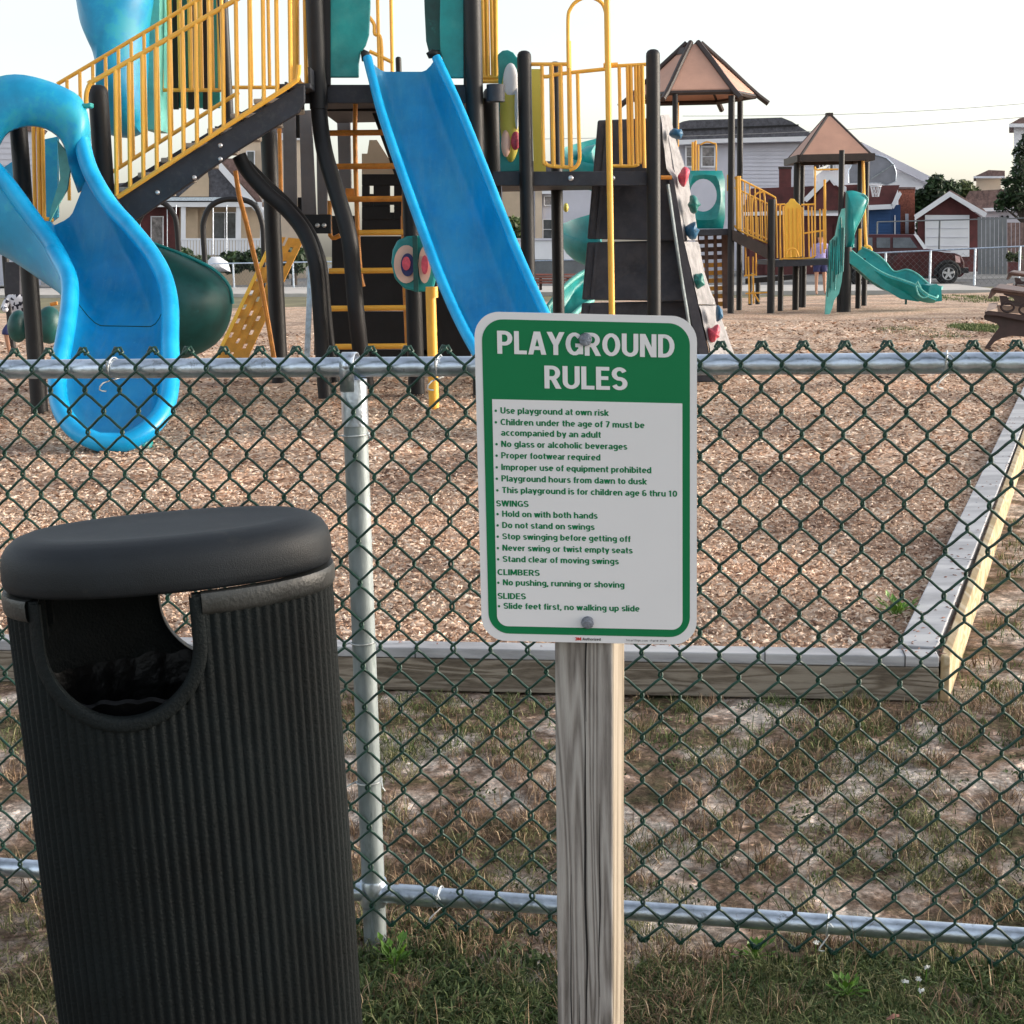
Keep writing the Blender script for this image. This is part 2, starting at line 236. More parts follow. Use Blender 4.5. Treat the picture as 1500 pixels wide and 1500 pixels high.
# ---------------- mesh helpers ----------------
ORG = {}
class MB:
    def __init__(s): s.v = []; s.f = []
    def add(s, vs, fs):
        k = len(s.v); s.v += [Vector(p) for p in vs]; s.f += [tuple(k+i for i in f) for f in fs]; return s
    def box(s, c, d, rot=None):
        c = Vector(c); h = Vector(d)/2; vs = []
        for x in (-1, 1):
            for y in (-1, 1):
                for z in (-1, 1):
                    p = Vector((x*h.x, y*h.y, z*h.z)); vs.append(c+(rot @ p if rot else p))
        return s.add(vs, [(0, 1, 3, 2), (4, 6, 7, 5), (0, 4, 5, 1), (2, 3, 7, 6), (0, 2, 6, 4), (1, 5, 7, 3)])
    def prism(s, pts, ext):
        n = len(pts); e = Vector(ext); a = [Vector(p) for p in pts]
        return s.add(a+[p+e for p in a], [tuple(range(n-1, -1, -1)), tuple(range(n, 2*n))]+[(i, (i+1) % n, n+(i+1) % n, n+i) for i in range(n)])
    def tube(s, pts, r, seg=10, closed=False, caps=True, flat=None):
        P = [Vector(p) for p in pts]; n = len(P); rr = r if isinstance(r, (list, tuple)) else [r]*n
        prev = None; rings = []
        for i in range(n):
            if closed: t = P[(i+1) % n]-P[i-1]
            else: t = P[min(i+1, n-1)]-P[max(i-1, 0)]
            t.normalize()
            if prev is None: u = t.orthogonal().normalized() if abs(t.z) > .95 else t.cross(Vector((0, 0, 1))).normalized()
            else: u = (prev-t*prev.dot(t)).normalized()
            prev = u; v = t.cross(u)
            rings.append([P[i]+(u*math.cos(a)+v*math.sin(a)*(flat or 1))*rr[i] for a in [2*math.pi*j/seg for j in range(seg)]])
        vs = [p for q in rings for p in q]; fs = []
        m_ = n if closed else n-1
        for i in range(m_):
            k = (i+1) % n
            for j in range(seg): fs.append((i*seg+j, i*seg+(j+1) % seg, k*seg+(j+1) % seg, k*seg+j))
        if caps and not closed: fs += [tuple(range(seg-1, -1, -1)), tuple((n-1)*seg+j for j in range(seg))]
        return s.add(vs, fs)
    def lathe(s, prof, c, seg=24, axis=None, sx=1, sy=1):
        c = Vector(c); vs = []; fs = []
        q = Vector((0, 0, 1)).rotation_difference(Vector(axis)) if axis else None
        for r, z in prof:
            for j in range(seg):
                a = 2*math.pi*j/seg; p = Vector((r*math.cos(a)*sx, r*math.sin(a)*sy, z)); vs.append(c+(q @ p if q else p))
        n = len(prof)
        for i in range(n-1):
            for j in range(seg): fs.append((i*seg+j, i*seg+(j+1) % seg, (i+1)*seg+(j+1) % seg, (i+1)*seg+j))
        if prof[0][0] > 1e-6: fs.append(tuple(range(seg-1, -1, -1)))
        if prof[-1][0] > 1e-6: fs.append(tuple((n-1)*seg+j for j in range(seg)))
        return s.add(vs, fs)
    def grid(s, rows, close=False):
        n = len(rows); k = len(rows[0]); vs = [p for r in rows for p in r]; fs = []
        for i in range(n-1):
            for j in range(k if close else k-1): fs.append((i*k+j, i*k+(j+1) % k, (i+1)*k+(j+1) % k, (i+1)*k+j))
        return s.add(vs, fs)
    def pillow(s, pts, depth, n=6, back=.5, ctr=None):
        """solid bulging toward the viewer (-Y) from an outline"""
        P = [Vector(p) for p in pts]; c = Vector(ctr) if ctr else sum(P, Vector())/len(P); rows = []
        for side, dd in ((-1, depth), (1, depth*back)):
            rws = []
            for i in range(n+1):
                t = math.sin(i/n*math.pi/2)
                rws.append([c+(p-c)*t+Vector((0, side*dd*math.sqrt(max(0, 1-t*t)), 0)) for p in P])
            rows.append(rws if side < 0 else rws[::-1])
        return s.grid(rows[0]+rows[1][1:], close=True)
    def build(s, name, m, parent=None, smooth=40, bevel=0, solid=0, sub=0):
        me = bpy.data.meshes.new(name); o_ = ORG.get(parent.name if parent else '', Vector())
        me.from_pydata([p-o_ for p in s.v], [], s.f); me.materials.append(m if not isinstance(m, str) else M[m])
        bm = bmesh.new(); bm.from_mesh(me); bmesh.ops.remove_doubles(bm, verts=bm.verts, dist=1e-5); bmesh.ops.recalc_face_normals(bm, faces=bm.faces)
        if smooth:
            for f in bm.faces: f.smooth = True
            for e in bm.edges: e.smooth = not (len(e.link_faces) == 2 and e.calc_face_angle(0) > R(smooth))
        bm.to_mesh(me); bm.free()
        o = bpy.data.objects.new(name, me); COL.objects.link(o)
        if parent: o.parent = parent; ORG[o.name] = o_
        else: ORG[o.name] = Vector()
        if bevel: md = o.modifiers.new('bevel', 'BEVEL'); md.width = bevel; md.segments = 2; md.limit_method = 'ANGLE'
        if solid: md = o.modifiers.new('solid', 'SOLIDIFY'); md.thickness = solid; md.offset = 0
        if sub: md = o.modifiers.new('sub', 'SUBSURF'); md.levels = sub; md.render_levels = sub
        return o
def thing(name, label, cat, loc, group=None):
    o = bpy.data.objects.new(name, None); COL.objects.link(o); o.location = loc; o.empty_display_size = .2
    o['label'] = label; o['category'] = cat
    if group: o['group'] = group
    ORG[o.name] = Vector(loc); return o
def tag(o, label, cat, group=None):
    o['label'] = label; o['category'] = cat
    if group: o['group'] = group
    return o
def struct(o, kind='structure'): o['kind'] = kind; return o
def smoothpath(pts, k=6):
    P = [Vector(p) for p in pts]; out = []
    for i in range(len(P)-1):
        a = P[max(i-1, 0)]; b = P[i]; c = P[i+1]; d = P[min(i+2, len(P)-1)]
        for j in range(k):
            t = j/k; out.append(.5*((2*b)+(c-a)*t+(2*a-5*b+4*c-d)*t*t+(3*b-a-3*c+d)*t**3))
    out.append(P[-1]); return out
def ptube(pts, Y, rpx, seg=8, sm=0, closed=False):
    P = [at(p[0], p[1], p[2] if len(p) > 2 else Y) for p in pts]
    if sm: P = smoothpath(P, sm)
    return MB().tube(P, W(rpx, Y), seg, closed)
# ================= ground, chips, border =================
def zg(x, y):  # gentle unevenness
    k = min(1, max(0, (4.6-y)/1.4)); k = k*k*(3-2*k)
    return .012*noise.noise(Vector((x*1.3, y*1.3, 0)))+.008*noise.noise(Vector((x*5, y*5, 3)))-.082*k
mb = MB(); xs = [-6+.13*i for i in range(140)]; ys = [.6+.1*j for j in range(60)]+[6.9+.4*j for j in range(26)]
mb.grid([[(x, y, zg(x, y)-.004) for x in xs] for y in ys]); struct(mb.build('soil_ground', 'ground', smooth=180))
mb = MB(); mb.grid([[(x, y, -.14) for x in (-400, -100, 0, 100, 400)] for y in (-20, 0, 100, 900)]); struct(mb.build('ground', 'farground', smooth=0))
CZ = .105
def zc(x, y): return CZ+.014*noise.noise(Vector((x*1.7, y*1.7, 5)))+.03*noise.noise(Vector((x*.45, y*.45, 8)))*min(1, max(0, (y-5.2)/2))
bl = at(-300, 960, 4.9); br = gz(1392, 962, .15)          # border corner (top outer)
side2 = gz(1520, 588, .15)
dirS = (side2-br); dirS.z = 0; dirS.normalize()
B0 = Vector((-8, gz(0, 990, 0.15).y, 0)); B1 = Vector((br.x, br.y, 0))
dirF = Vector((B1.x-gz(100, 940, .15).x, B1.y-gz(100, 940, .15).y, 0)).normalized(); B0 = B1-dirF*8
def xr(y): return B1.x+(y-B1.y)*dirS.x/dirS.y
rows = []; yy = B1.y
Ys = []
while yy < 12: Ys.append(yy); yy += .16
while yy < 40: Ys.append(yy); yy *= 1.045
Ys.append(40)
for y in Ys:
    r_ = xr(y) if y < 20 else xr(20)+(y-20)*8 if y < 22 else 30
    sh_ = math.exp(-(y-B1.y)/2.5)*dirF.y/dirF.x
    rows.append([Vector((-26+(r_-.02+26)*j/90, y+.06*math.exp(-(y-B1.y)*3)+sh_*max(-9, (-26+(r_-.02+26)*j/90)-B1.x), zc(-26+(r_+26)*j/90, y))) for j in range(91)])
mb = MB(); mb.grid(rows); struct(mb.build('wood_chip_ground', 'chipbed', smooth=180))
# loose chips
mb = MB(); rnd = random.Random(3)
V = []; Fc = []
def chips(n, y0, y1, smin, smax):
    for _ in range(n):
        y = y0+(y1-y0)*rnd.random()**1.0; hw = .40*y+.3; x = -hw+2*hw*rnd.random()
        if x > xr(y)-.08: continue
        if y < B1.y+.12+(x-B1.x)*dirF.y/dirF.x*1: continue
        a = rnd.random()*6.283; l = smin+(smax-smin)*rnd.random()**2; wd = l*(.22+.3*rnd.random()); t1 = (rnd.random()-.5)*.9; t2 = (rnd.random()-.5)*.9
        z = zc(x, y)+.004+.014*rnd.random()
        u = Vector((math.cos(a), math.sin(a), t1)).normalized()*l/2; v = Vector((-math.sin(a), math.cos(a), t2)).normalized()*wd/2; c = Vector((x, y, z)); h = Vector((0, 0, .004))
        k = len(V); V.extend([c-u*rnd.uniform(.7, 1)-v, c+u-v*rnd.uniform(.4, 1), c+u*rnd.uniform(.6, 1)+v, c-u+v*rnd.uniform(.5, 1), c-u*.2+h*1.6]); Fc.extend([(k, k+1, k+4), (k+1, k+2, k+4), (k+2, k+3, k+4), (k+3, k, k+4)])
chips(60000, 4.8, 8.5, .011, .042); chips(42000, 8.5, 15, .022, .07); chips(22000, 15, 27, .04, .11)
mb.v = V; mb.f = Fc
me = bpy.data.meshes.new('loose_wood_chips'); me.from_pydata(V, [], Fc); me.materials.append(M['chip']); o = bpy.data.objects.new('loose_wood_chips', me); COL.objects.link(o)
struct(o, 'stuff'); tag(o, 'tan and brown wood chips covering the play area', 'wood chips')

# border timber
th = .09
bt = thing('timber_border', 'grey weathered timber edging around the wood chips with pale side board', 'border', (B1.x, B1.y, 0))
def plank_beam(p, q, wid, z0, z1, inw, name, m, par):
    p = Vector(p); q = Vector(q); e = inw*wid
    mbx = MB(); mbx.prism([p+Vector((0, 0, z0)), q+Vector((0, 0, z0)), q+e+Vector((0, 0, z0)), p+e+Vector((0, 0, z0))], Vector((0, 0, z1-z0))); return mbx.build(name, m, par, smooth=0, bevel=.004)
# crumbs of mulch lying on the cap boards
nF = Vector((-dirF.y, dirF.x, 0)); nS = Vector((-dirS.y, dirS.x, 0))
C1 = B1+dirS*.0
plank_beam(B0, B1-dirF*.034, .10, .0, .112, nF, 'front_timber', 'oldtimber', bt)
plank_beam(B0, B1-dirF*.034, .09, .114, .150, nF, 'front_cap_board', 'greytimber', bt)
far_ = B1+dirS*14
plank_beam(B1, far_, .03, .0, .150, nS, 'side_board', 'lighttimber', bt)
plank_beam(B1+nS*.0295+nF*.093, far_+nS*.0295, .125, .02, .154, nS, 'side_cap_board', 'greytimber', bt)

V2, F2 = [], []
for _ in range(150):
    s_ = rnd.random()**1.6*7; p = B1+dirS*s_+nS*(.04+.11*rnd.random()**1.5)
    if rnd.random() < .3: p = B1-dirF*(rnd.random()*3.2)+nF*(.01+.075*rnd.random())
    a = rnd.random()*6.28; l = rnd.uniform(.004, .013); u = Vector((math.cos(a), math.sin(a), 0))*l; v = Vector((-math.sin(a), math.cos(a), 0))*l*.35; z = Vector((0, 0, .1555 if True else 0)); k = len(V2)
    V2 += [p+z-u-v, p+z+u-v*.4, p+z+u*.8+v, p+z-u+v*.7, p+z+Vector((0, 0, .003))]; F2 += [(k, k+1, k+4), (k+1, k+2, k+4), (k+2, k+3, k+4), (k+3, k, k+4)]
me = bpy.data.meshes.new('mulch_crumbs'); me.from_pydata(V2, [], F2); me.materials.append(M['deadleaf']); o = bpy.data.objects.new('mulch_crumbs', me); COL.objects.link(o); struct(o, 'stuff'); tag(o, 'dark mulch crumbs scattered on the grey border boards', 'mulch')
for px_ in (1324, 1120, 610, 60):
    q = gz(px_, 958 if px_ > 1000 else 945, .15); s_ = (q-B1).dot(dirF); p = B1+dirF*s_
    MB().prism([p+Vector((0, 0, .1145))-nF*.0015, p+dirF*.003+Vector((0, 0, .1145))-nF*.0015, p+dirF*.003+nF*.091+Vector((0, 0, .1145)), p+nF*.091+Vector((0, 0, .1145))], (0, 0, .0375)).build('board_joint', 'black', bt, smooth=0)
for s_ in (.06, .35, 1.4, 1.5, 2.9, 4.4):
    for w_ in (.055, .125): p = B1+dirS*(s_+.1)+nS*w_; MB().lathe([(.0045, .1538), (.0045, .1552), (.002, .1555)], (p.x, p.y, 0), 8).build('screw', 'bolt', bt)
for s_ in (1.45, 4.35): p = B1+dirS*(s_+.1)+nS*.0295; MB().prism([p+Vector((0, 0, .1515)), p+dirS*.004+Vector((0, 0, .1515)), p+dirS*.004+nS*.126+Vector((0, 0, .1515)), p+nS*.126+Vector((0, 0, .1515))], (0, 0, .0035)).build('board_joint', 'black', bt, smooth=0)
# far strips: grass edge, sidewalk, road, gravel yard
def strip(name, pts, z, m): return struct(MB().add([(x, y, z) for x, y in pts], [tuple(range(len(pts)))]).build(name, m, smooth=0))
strip('lawn_ground', [(-400, 38), (400, 38), (400, 800), (-400, 800)], -.006, 'farground')
strip('grass_strip_ground', [(-40, 39), (40, 39), (40, 60), (-40, 90)], .004, 'farground')
p1 = MB(); 
a_, b_, c_, d_ = (-40, 72), (13.6, 41.5), (14.2, 48), (-40, 86)
p1.prism([(a_[0], a_[1], .0), (b_[0], b_[1], .0), (c_[0], c_[1], 0), (d_[0], d_[1], 0)], (0, 0, .12)); struct(p1.build('sidewalk', 'concrete', smooth=0))
strip('road', [(-60, 84), (13.5, 48.3), (60, 47), (60, 56), (14, 58), (-60, 104)], .01, 'asphalt')
strip('gravel_yard_ground', [(-90, 104.2), (14, 58.2), (90, 56.2), (140, 220), (-140, 220)], .014, 'gravel')

# ================= grass and weeds =================
def blades(name, mt, spots, label, cat='grass'):
    V = []; Fb = []
    for (cx, cy, n, rad, h, lean, wd) in spots:
        for _ in range(n):
            a = rnd.random()*6.283; d = rad*math.sqrt(rnd.random()); x = cx+d*math.cos(a); y = cy+d*math.sin(a)
            hh = h*(.35+.75*rnd.random()); b = rnd.random()*6.283; ll = lean*hh*rnd.random(); dx, dy = math.cos(b)*ll, math.sin(b)*ll
            ca = rnd.random()*3.14; wx, wy = math.cos(ca)*wd, math.sin(ca)*wd; z0 = (zg(x, y) if y < 17 else 0)-.006; k = len(V)
            V.extend([(x-wx, y-wy, z0), (x+wx, y+wy, z0), (x+dx*.45+wx*.7, y+dy*.45+wy*.7, z0+hh*.6), (x+dx*.45-wx*.7, y+dy*.45-wy*.7, z0+hh*.6), (x+dx, y+dy, z0+hh*(.95-.25*min(1, ll/hh)))])
            Fb.extend([(k, k+1, k+2, k+3), (k+3, k+2, k+4)])
    me = bpy.data.meshes.new(name); me.from_pydata(V, [], Fb); me.materials.append(M[mt]); o = bpy.data.objects.new(name, me); COL.objects.link(o)
    struct(o, 'stuff'); tag(o, label, cat); return o
def density(x, y, k): return noise.noise(Vector((x*1.6+k*7, y*1.6, k)))
gs, ds, os_ = [], [], []
for _ in range(4200):   # between kerb timber and fence
    y = 2.75+2.1*rnd.random(); hw = .50*y+.2; x = -hw+2*hw*rnd.random()
    if y > B1.y-.04+(x-B1.x)*dirF.y/dirF.x and x < B1.x+.02: continue
    d1, d2, d3 = density(x, y, 1), density(x*1.4, y*1.4, 2), density(x, y, 3)
    near = y > 4.25
    if d1 > .28 or (near and rnd.random() < .35): gs.append((x, y, 14, .04, .03+.02*rnd.random(), 1.3, .0015))
    if d2 > .12: ds.append((x, y, 12, .04, .03+.03*rnd.random(), 1.6, .0013))
    if d3 > .1: os_.append((x, y, 20, .045, .016+.014*rnd.random(), 2.2, .0016))
for _ in range(240):    # distinct low clumps
    y = 2.8+1.9*rnd.random(); x = -.36*y+.72*y*rnd.random()
    (ds if rnd.random() < .6 else os_).append((x, y, 60, .035+.03*rnd.random(), .04+.03*rnd.random(), 1.4, .0012))
for _ in range(4700):   # foreground, under and before the fence
    y = 2.1+.95*rnd.random(); hw = .46*y+.15; x = -hw+2*hw*rnd.random()
    d1, d2, d3 = density(x*1.5, y*1.5, 1), density(x*1.5, y*1.5, 2), density(x*1.5, y*1.5, 3)
    k = 1 if y < 2.72 else .55
    if d1 > -.3: gs.append((x, y, 20, .045, (.028+.035*rnd.random())*k, 2.0, .0015))
    if d2 > .24: ds.append((x, y, 12, .04, (.04+.04*rnd.random())*k, 1.7, .0011))
    if d3 > -.1: os_.append((x, y, 26, .05, (.025+.03*rnd.random())*k, 2.2, .0016))
for _ in range(260):    # right of the side board
    y = B1.y+7*rnd.random()**1.3; x = xr(y)+.05+1.2*rnd.random()
    gs.append((x, y, 22, .08, .05, 1.1, .002)); 
    if rnd.random() < .5: ds.append((x, y, 16, .08, .06, 1.2, .002))
for _ in range(60):     # straw stalks
    y = 2.2+1.6*rnd.random(); hw = .35*y; x = -hw+2*hw*rnd.random(); ds.append((x, y, 5, .03, .17, .7, .0012))
blades('green_grass', 'bladegreen', gs, 'short green grass tufts in the bare soil along the fence')
blades('dry_grass', 'bladedry', ds, 'dry straw-coloured grass tufts among the bare soil')
blades('olive_grass', 'bladeolive', os_, 'olive brown ground cover on the soil before the border')
bw = []
for k in range(250):
    px_ = rnd.gauss(640, 75) if k < 110 else rnd.uniform(330, 1500); q = gz(max(525, px_), rnd.uniform(1360, 1500) if k < 110 else rnd.uniform(1400, 1500), -.08); bw.append((q.x, q.y, 22, .03+.02*rnd.random(), .02+.022*rnd.random(), 1.6, .0042))
for k in range(120): q = gz(rnd.uniform(560, 1500), rnd.uniform(1040, 1300), -.04); bw.append((q.x, q.y, 14, .03, .014, 1.8, .0035))
blades('broadleaf_weeds', 'broadleaf', bw, 'low broad-leaved green weeds matted along the foot of the fence', 'weeds')
far_g = []
def farpatch(px, py, n, rx, h):
    p = gz(px, py, CZ)
    for _ in range(n):
        a = rnd.random()*6.28; d = math.sqrt(rnd.random()); far_g.append((p.x+rx*d*math.cos(a), p.y+rx*3.2*d*math.sin(a), 9, .12, h*.7, 1.2, .007))
farpatch(1438, 482, 330, .34, .12); farpatch(1345, 486, 150, .55, .05); farpatch(1425, 438, 200, .9, .1)
o = blades('turf_patch', 'bladegreen', far_g, 'green grass patch growing beside the brown picnic table')
o.location.z = CZ
# weed in the chips
def leafy_weed(px, py, z, s, label, n=14):
    c = gz(px, py, z)
    if z == 0: c = gz(px, py, -.08); c.z = zg(c.x, c.y)
    t = thing('weed', label, 'weed', c)
    st = MB()
    for i in range(n):
        a = i*2.4; r_ = s*(.25+.75*rnd.random()); tip = c+Vector((math.cos(a)*r_, math.sin(a)*r_, s*(.25+.8*rnd.random())))
        st.tube([c, c+(tip-c)*.5+Vector((0, 0, s*.15)), tip], s*.015, 4)
        u = (tip-c).normalized(); v = u.cross(Vector((0, 0, 1))).normalized(); l = s*(.3+.25*rnd.random()); 
        lf = MB(); q = tip-u*l*.5
        lf.add([q, q+u*l*.35+v*l*.32+Vector((0, 0, .1*l)), q+u*l, q+u*l*.35-v*l*.32+Vector((0, 0, .1*l)), q+u*l*.4-Vector((0, 0, .06*l))], [(0, 1, 4), (1, 2, 4), (2, 3, 4), (3, 0, 4)]); lf.build('leaf', 'weed', t, smooth=0)
    st.build('stem', 'weed', t); return t
leafy_weed(1312, 905, CZ, .085, 'bright green weed growing in the wood chips near the border corner', 22)
for (x, y, s, l) in ((578, 1420, .06, 'low leafy green weed between the bin and the sign post'), (1105, 1405, .05, 'small fresh green weed below the bottom rail right of the sign post'), (1240, 1462, .045, 'green weed in the grass near the bottom right')):
    leafy_weed(x, y, 0, s, l, 22)
def flower(px, py, label):
    c = gz(px, py, -.05); g_ = zg(c.x, c.y); c.z = g_+.035; t = thing('clover_flower', label, 'flower', (c.x, c.y, g_), 'white flowers in the grass')
    MB().tube([(c.x, c.y, c.z-.04), c], .0012, 4).build('stem', 'weed', t)
    h = MB()
    for k in range(9):
        a = k*.7; q_ = rnd.uniform(.004, .009); h.add([c, c+Vector((math.cos(a)*q_, math.sin(a)*q_, .006*rnd.random())), c+Vector((math.cos(a+.5)*q_, math.sin(a+.5)*q_, .008*rnd.random())), c+Vector((0, 0, .006))], [(0, 1, 2), (1, 2, 3)])
    h.build('petals', 'petal', t, smooth=0)
for (x, y, l) in ((1210, 1330, 'white flower just above the bottom rail'), (1325, 1440, 'left white flower of the pair below the rail at right'), (1345, 1437, 'right white flower of the pair below the rail at right'), (1357, 1422, 'white flower highest of the cluster below the rail at right'), (1195, 1385, 'tiny white flower under the bottom rail'), (1348, 1455, 'small pale flower lowest of the cluster at right')):
    flower(x, y, l)
def dead_leaf(px, py, z, s, label):
    c = gz(px, py, z); mb = MB(); a = rnd.random()*6; u = Vector((math.cos(a), math.sin(a), .1))*s; v = Vector((-math.sin(a), math.cos(a), .35))*s*.5
    mb.add([c-u, c-u*.3+v, c+u*.5+v*.8, c+u, c+u*.3-v, c-u*.5-v*.9, c+Vector((0, 0, s*.35))], [(0, 1, 6), (1, 2, 6), (2, 3, 6), (3, 4, 6), (4, 5, 6), (5, 0, 6)])
    tag(mb.build('dead_leaf', 'deadleaf', smooth=0), label, 'leaf', 'fallen leaves')
dead_leaf(1308, 1490, -.05, .022, 'curled brown dead leaf lying in the grass at bottom right')
dead_leaf(1372, 950, .158, .012, 'small brown leaf lying on the corner of the grey border board')
dead_leaf(1385, 845, .158, .008, 'tiny dark leaf on the grey side cap board')

# ================= chain-link fence =================
FL, FR = 3.32, 2.91
tl, tr_ = at(0, 541, FL), at(1500, 531, FR); blr, brr = at(0, 1275, FL), at(1500, 1371, FR)
fx = (tr_-tl); fx.z = 0; flen = fx.length; fx.normalize(); fn = Vector((fx.y, -fx.x, 0))   # fn faces the camera
def fp(s, z): return Vector((tl.x, tl.y, 0))+fx*s+Vector((0, 0, z))
def zt(s): return -.0025+tl.z+(tr_.z-tl.z)*s/flen
def zb(s): return -.0135+blr.z+(brr.z-blr.z)*s/flen
fence = thing('chain_link_fence', 'chain-link fence of dark green diamond mesh on galvanised rails behind the sign', 'fence', fp(flen/2, 0))
S0, S1 = -3.0, flen+3.0; rr_ = .0212
post_s = (at(525, 900, 3.17)-tl).dot(fx)
def rail(name, zf, cuts):
    MB().tube([fp(s, zf(s))-fn*.03 for s in (S0, S1)], rr_, 20).build(name, 'galv', fence)
rail('top_rail', zt, 0); rail('bottom_rail', zb, 0)
pz = Vector((0, 0, 0))
pc = fp(post_s, 0)-fn*.03
MB().lathe([(.026, -.5), (.026, zt(post_s)-.085)], pc-fn*.004, 22).build('post', 'galvdull', fence)
pcap = MB().lathe([(.0285, zt(post_s)-.125), (.0285, zt(post_s)-.04), (.0285, zt(post_s)-.026)], pc-fn*.004, 22).build('post_cap', 'galv', fence)
# loop strap over the rail
lp = MB(); pts = []
for i in range(13):
    a = R(-10+200*i/12); pts.append((math.cos(a)*.0265, math.sin(a)*.0265+.004))
rows = []
for sx_ in (-.017, .014):
    rows.append([fp(post_s-.004+sx_, zt(post_s)-.05)-fn*.03+fn*.0265]+[fp(post_s-.004+sx_, zt(post_s)+b)-fn*.03+fn*a for a, b in pts]+[fp(post_s-.004+sx_, zt(post_s)-.05)-fn*.03-fn*.0265])
lp.grid(rows); lp.build('rail_strap', 'galv', fence, solid=.003)
MB().lathe([(.0065, 0), (.0065, .004), (.003, .006)], fp(post_s-.006, zt(post_s)+.004)-fn*.002, 12, axis=fn).build('strap_bolt', 'galv', fence)
bs = MB(); 
bs.lathe([(.0295, zb(post_s)-.03), (.031, zb(post_s)-.025), (.031, zb(post_s)+.025), (.0295, zb(post_s)+.03)], pc-fn*.004, 22); bs.build('rail_clamp', 'galv', fence)
for s in (post_s+.06,): MB().tube([fp(s, zb(s))-fn*.03, fp(s+.085, zb(s+.085))-fn*.03], .0235, 20).build('rail_sleeve', 'galv', fence)
p_ = .0405; NH = 28
ph = (at(1116, 505, FR+(FL-FR)*.256)-tl).dot(fx)
zoff_top = .046
def wire_mesh(odd):
    P = []; hh = (zt(flen/2)-zb(flen/2)+.046+.06)/NH; e = .0026
    P0 = []
    for k in range(NH+1):
        right = (k % 2 == 0) != odd
        x = p_/2+e if right else -p_/2-e
        P0.append((x, -k*hh))
    pts = []
    for k in range(NH):
        (x0, z0), (x1, z1) = P0[k], P0[k+1]; dr = x1 > x0; yo = .0038 if dr else -.0038; sx = 1 if dr else -1
        pts += [Vector((x0, -yo*.5 if k else 0, z0)), Vector((x0+sx*.0010, yo*.5, z0-.0052)), Vector((x0+(x1-x0)*.30, yo, z0-.0052+(z1-z0+.0104)*.26)), Vector((x0+(x1-x0)*.70, yo, z0-.0052+(z1-z0+.0104)*.74)), Vector((x1-sx*.0010, yo*.5, z1+.0052))]
    pts.append(Vector((P0[-1][0], 0, P0[-1][1])))
    mb = MB(); mb.tube(pts, .0030, 6)
    # knuckled ends
    for end, sg in ((0, 1), (NH, -1)):
        x, z = P0[end]; sx_ = 1 if x > 0 else -1
        mb.tube([Vector((x-sx_*.008, 0, z-sg*.009)), Vector((x, .002, z)), Vector((x+sx_*.003, .005, z+sg*.001)), Vector((x+sx_*.009, .004, z-sg*.010)), Vector((x+sx_*.004, -.004, z-sg*.014))], .003, 6)
    me = bpy.data.meshes.new('wire'); me.from_pydata(mb.v, [], mb.f); me.materials.append(M['wire'])
    for f in me.polygons: f.use_smooth = True
    return me
wm = [wire_mesh(False), wire_mesh(True)]
frot = Matrix((fx, -fn, Vector((0, 0, 1)))).transposed().to_4x4()
i0 = int((S0-ph)/p_); i1 = int((S1-ph)/p_)
rw = random.Random(5)
for i in range(i0, i1):
    s = ph+(i-.5)*p_
    if s < -1.7 or s > flen+1.7: continue
    o = bpy.data.objects.new('wire', wm[i % 2 != 0]); COL.objects.link(o); o.parent = fence
    o.matrix_local = Matrix.Translation(fp(s+rw.uniform(-.0004, .0004), zt(s)+zoff_top+.0015*math.sin(s*5))+fn*.0+fn*.0015-fence.location) @ frot @ Matrix.Rotation(rw.uniform(-.0035, .0035), 4, 'Y')
# tie wires
def tie(s, zc, kink=.03):
    c = fp(s, zc)-fn*.03
    pts = [c+fn*(math.cos(a)*.0245)+Vector((0, 0, math.sin(a)*.0245))+fx*(a*.002) for a in [R(-80+32*k) for k in range(11)]]
    pts = [c+fn*.04+Vector((0, 0, .012))+fx*.012, c+fn*.035+Vector((0, 0, .020))]+smoothpath(pts, 1)[1:]+[c+fn*.035+Vector((0, 0, -.028))-fx*.008, c+fn*.037+Vector((0, 0, -.043))-fx*.017, c+fn*.03+Vector((0, 0, -.047))-fx*.005]
    MB().tube(smoothpath(pts, 2), .0017, 6).build('tie_wire', 'tie', fence)
for px in (158, 640, 1386): s = (at(px, 540, FL+(FR-FL)*px/1500)-tl).dot(fx); tie(s, zt(s))
for px in (640, 1212): s = (at(px, 1320, FL+(FR-FL)*px/1500)-tl).dot(fx); tie(s, zb(s))
for zc in (zt(post_s)-.145, .62, .30):
    c = fp(post_s, zc)-fn*.034; pts = [c+fn*(math.cos(a)*.029)+fx*(math.sin(a)*.029)+Vector((0, 0, a*.0015)) for a in [R(-130+26*k) for k in range(11)]]
    MB().tube([c+fx*-.052+fn*.025-Vector((0, 0, .012)), c+fx*-.035+fn*.028]+pts+[c+fx*.04+fn*.033, c+fx*.046+fn*.036-Vector((0, 0, .008)), c+fx*.040+fn*.038], .0017, 6).build('tie_wire', 'tie', fence)

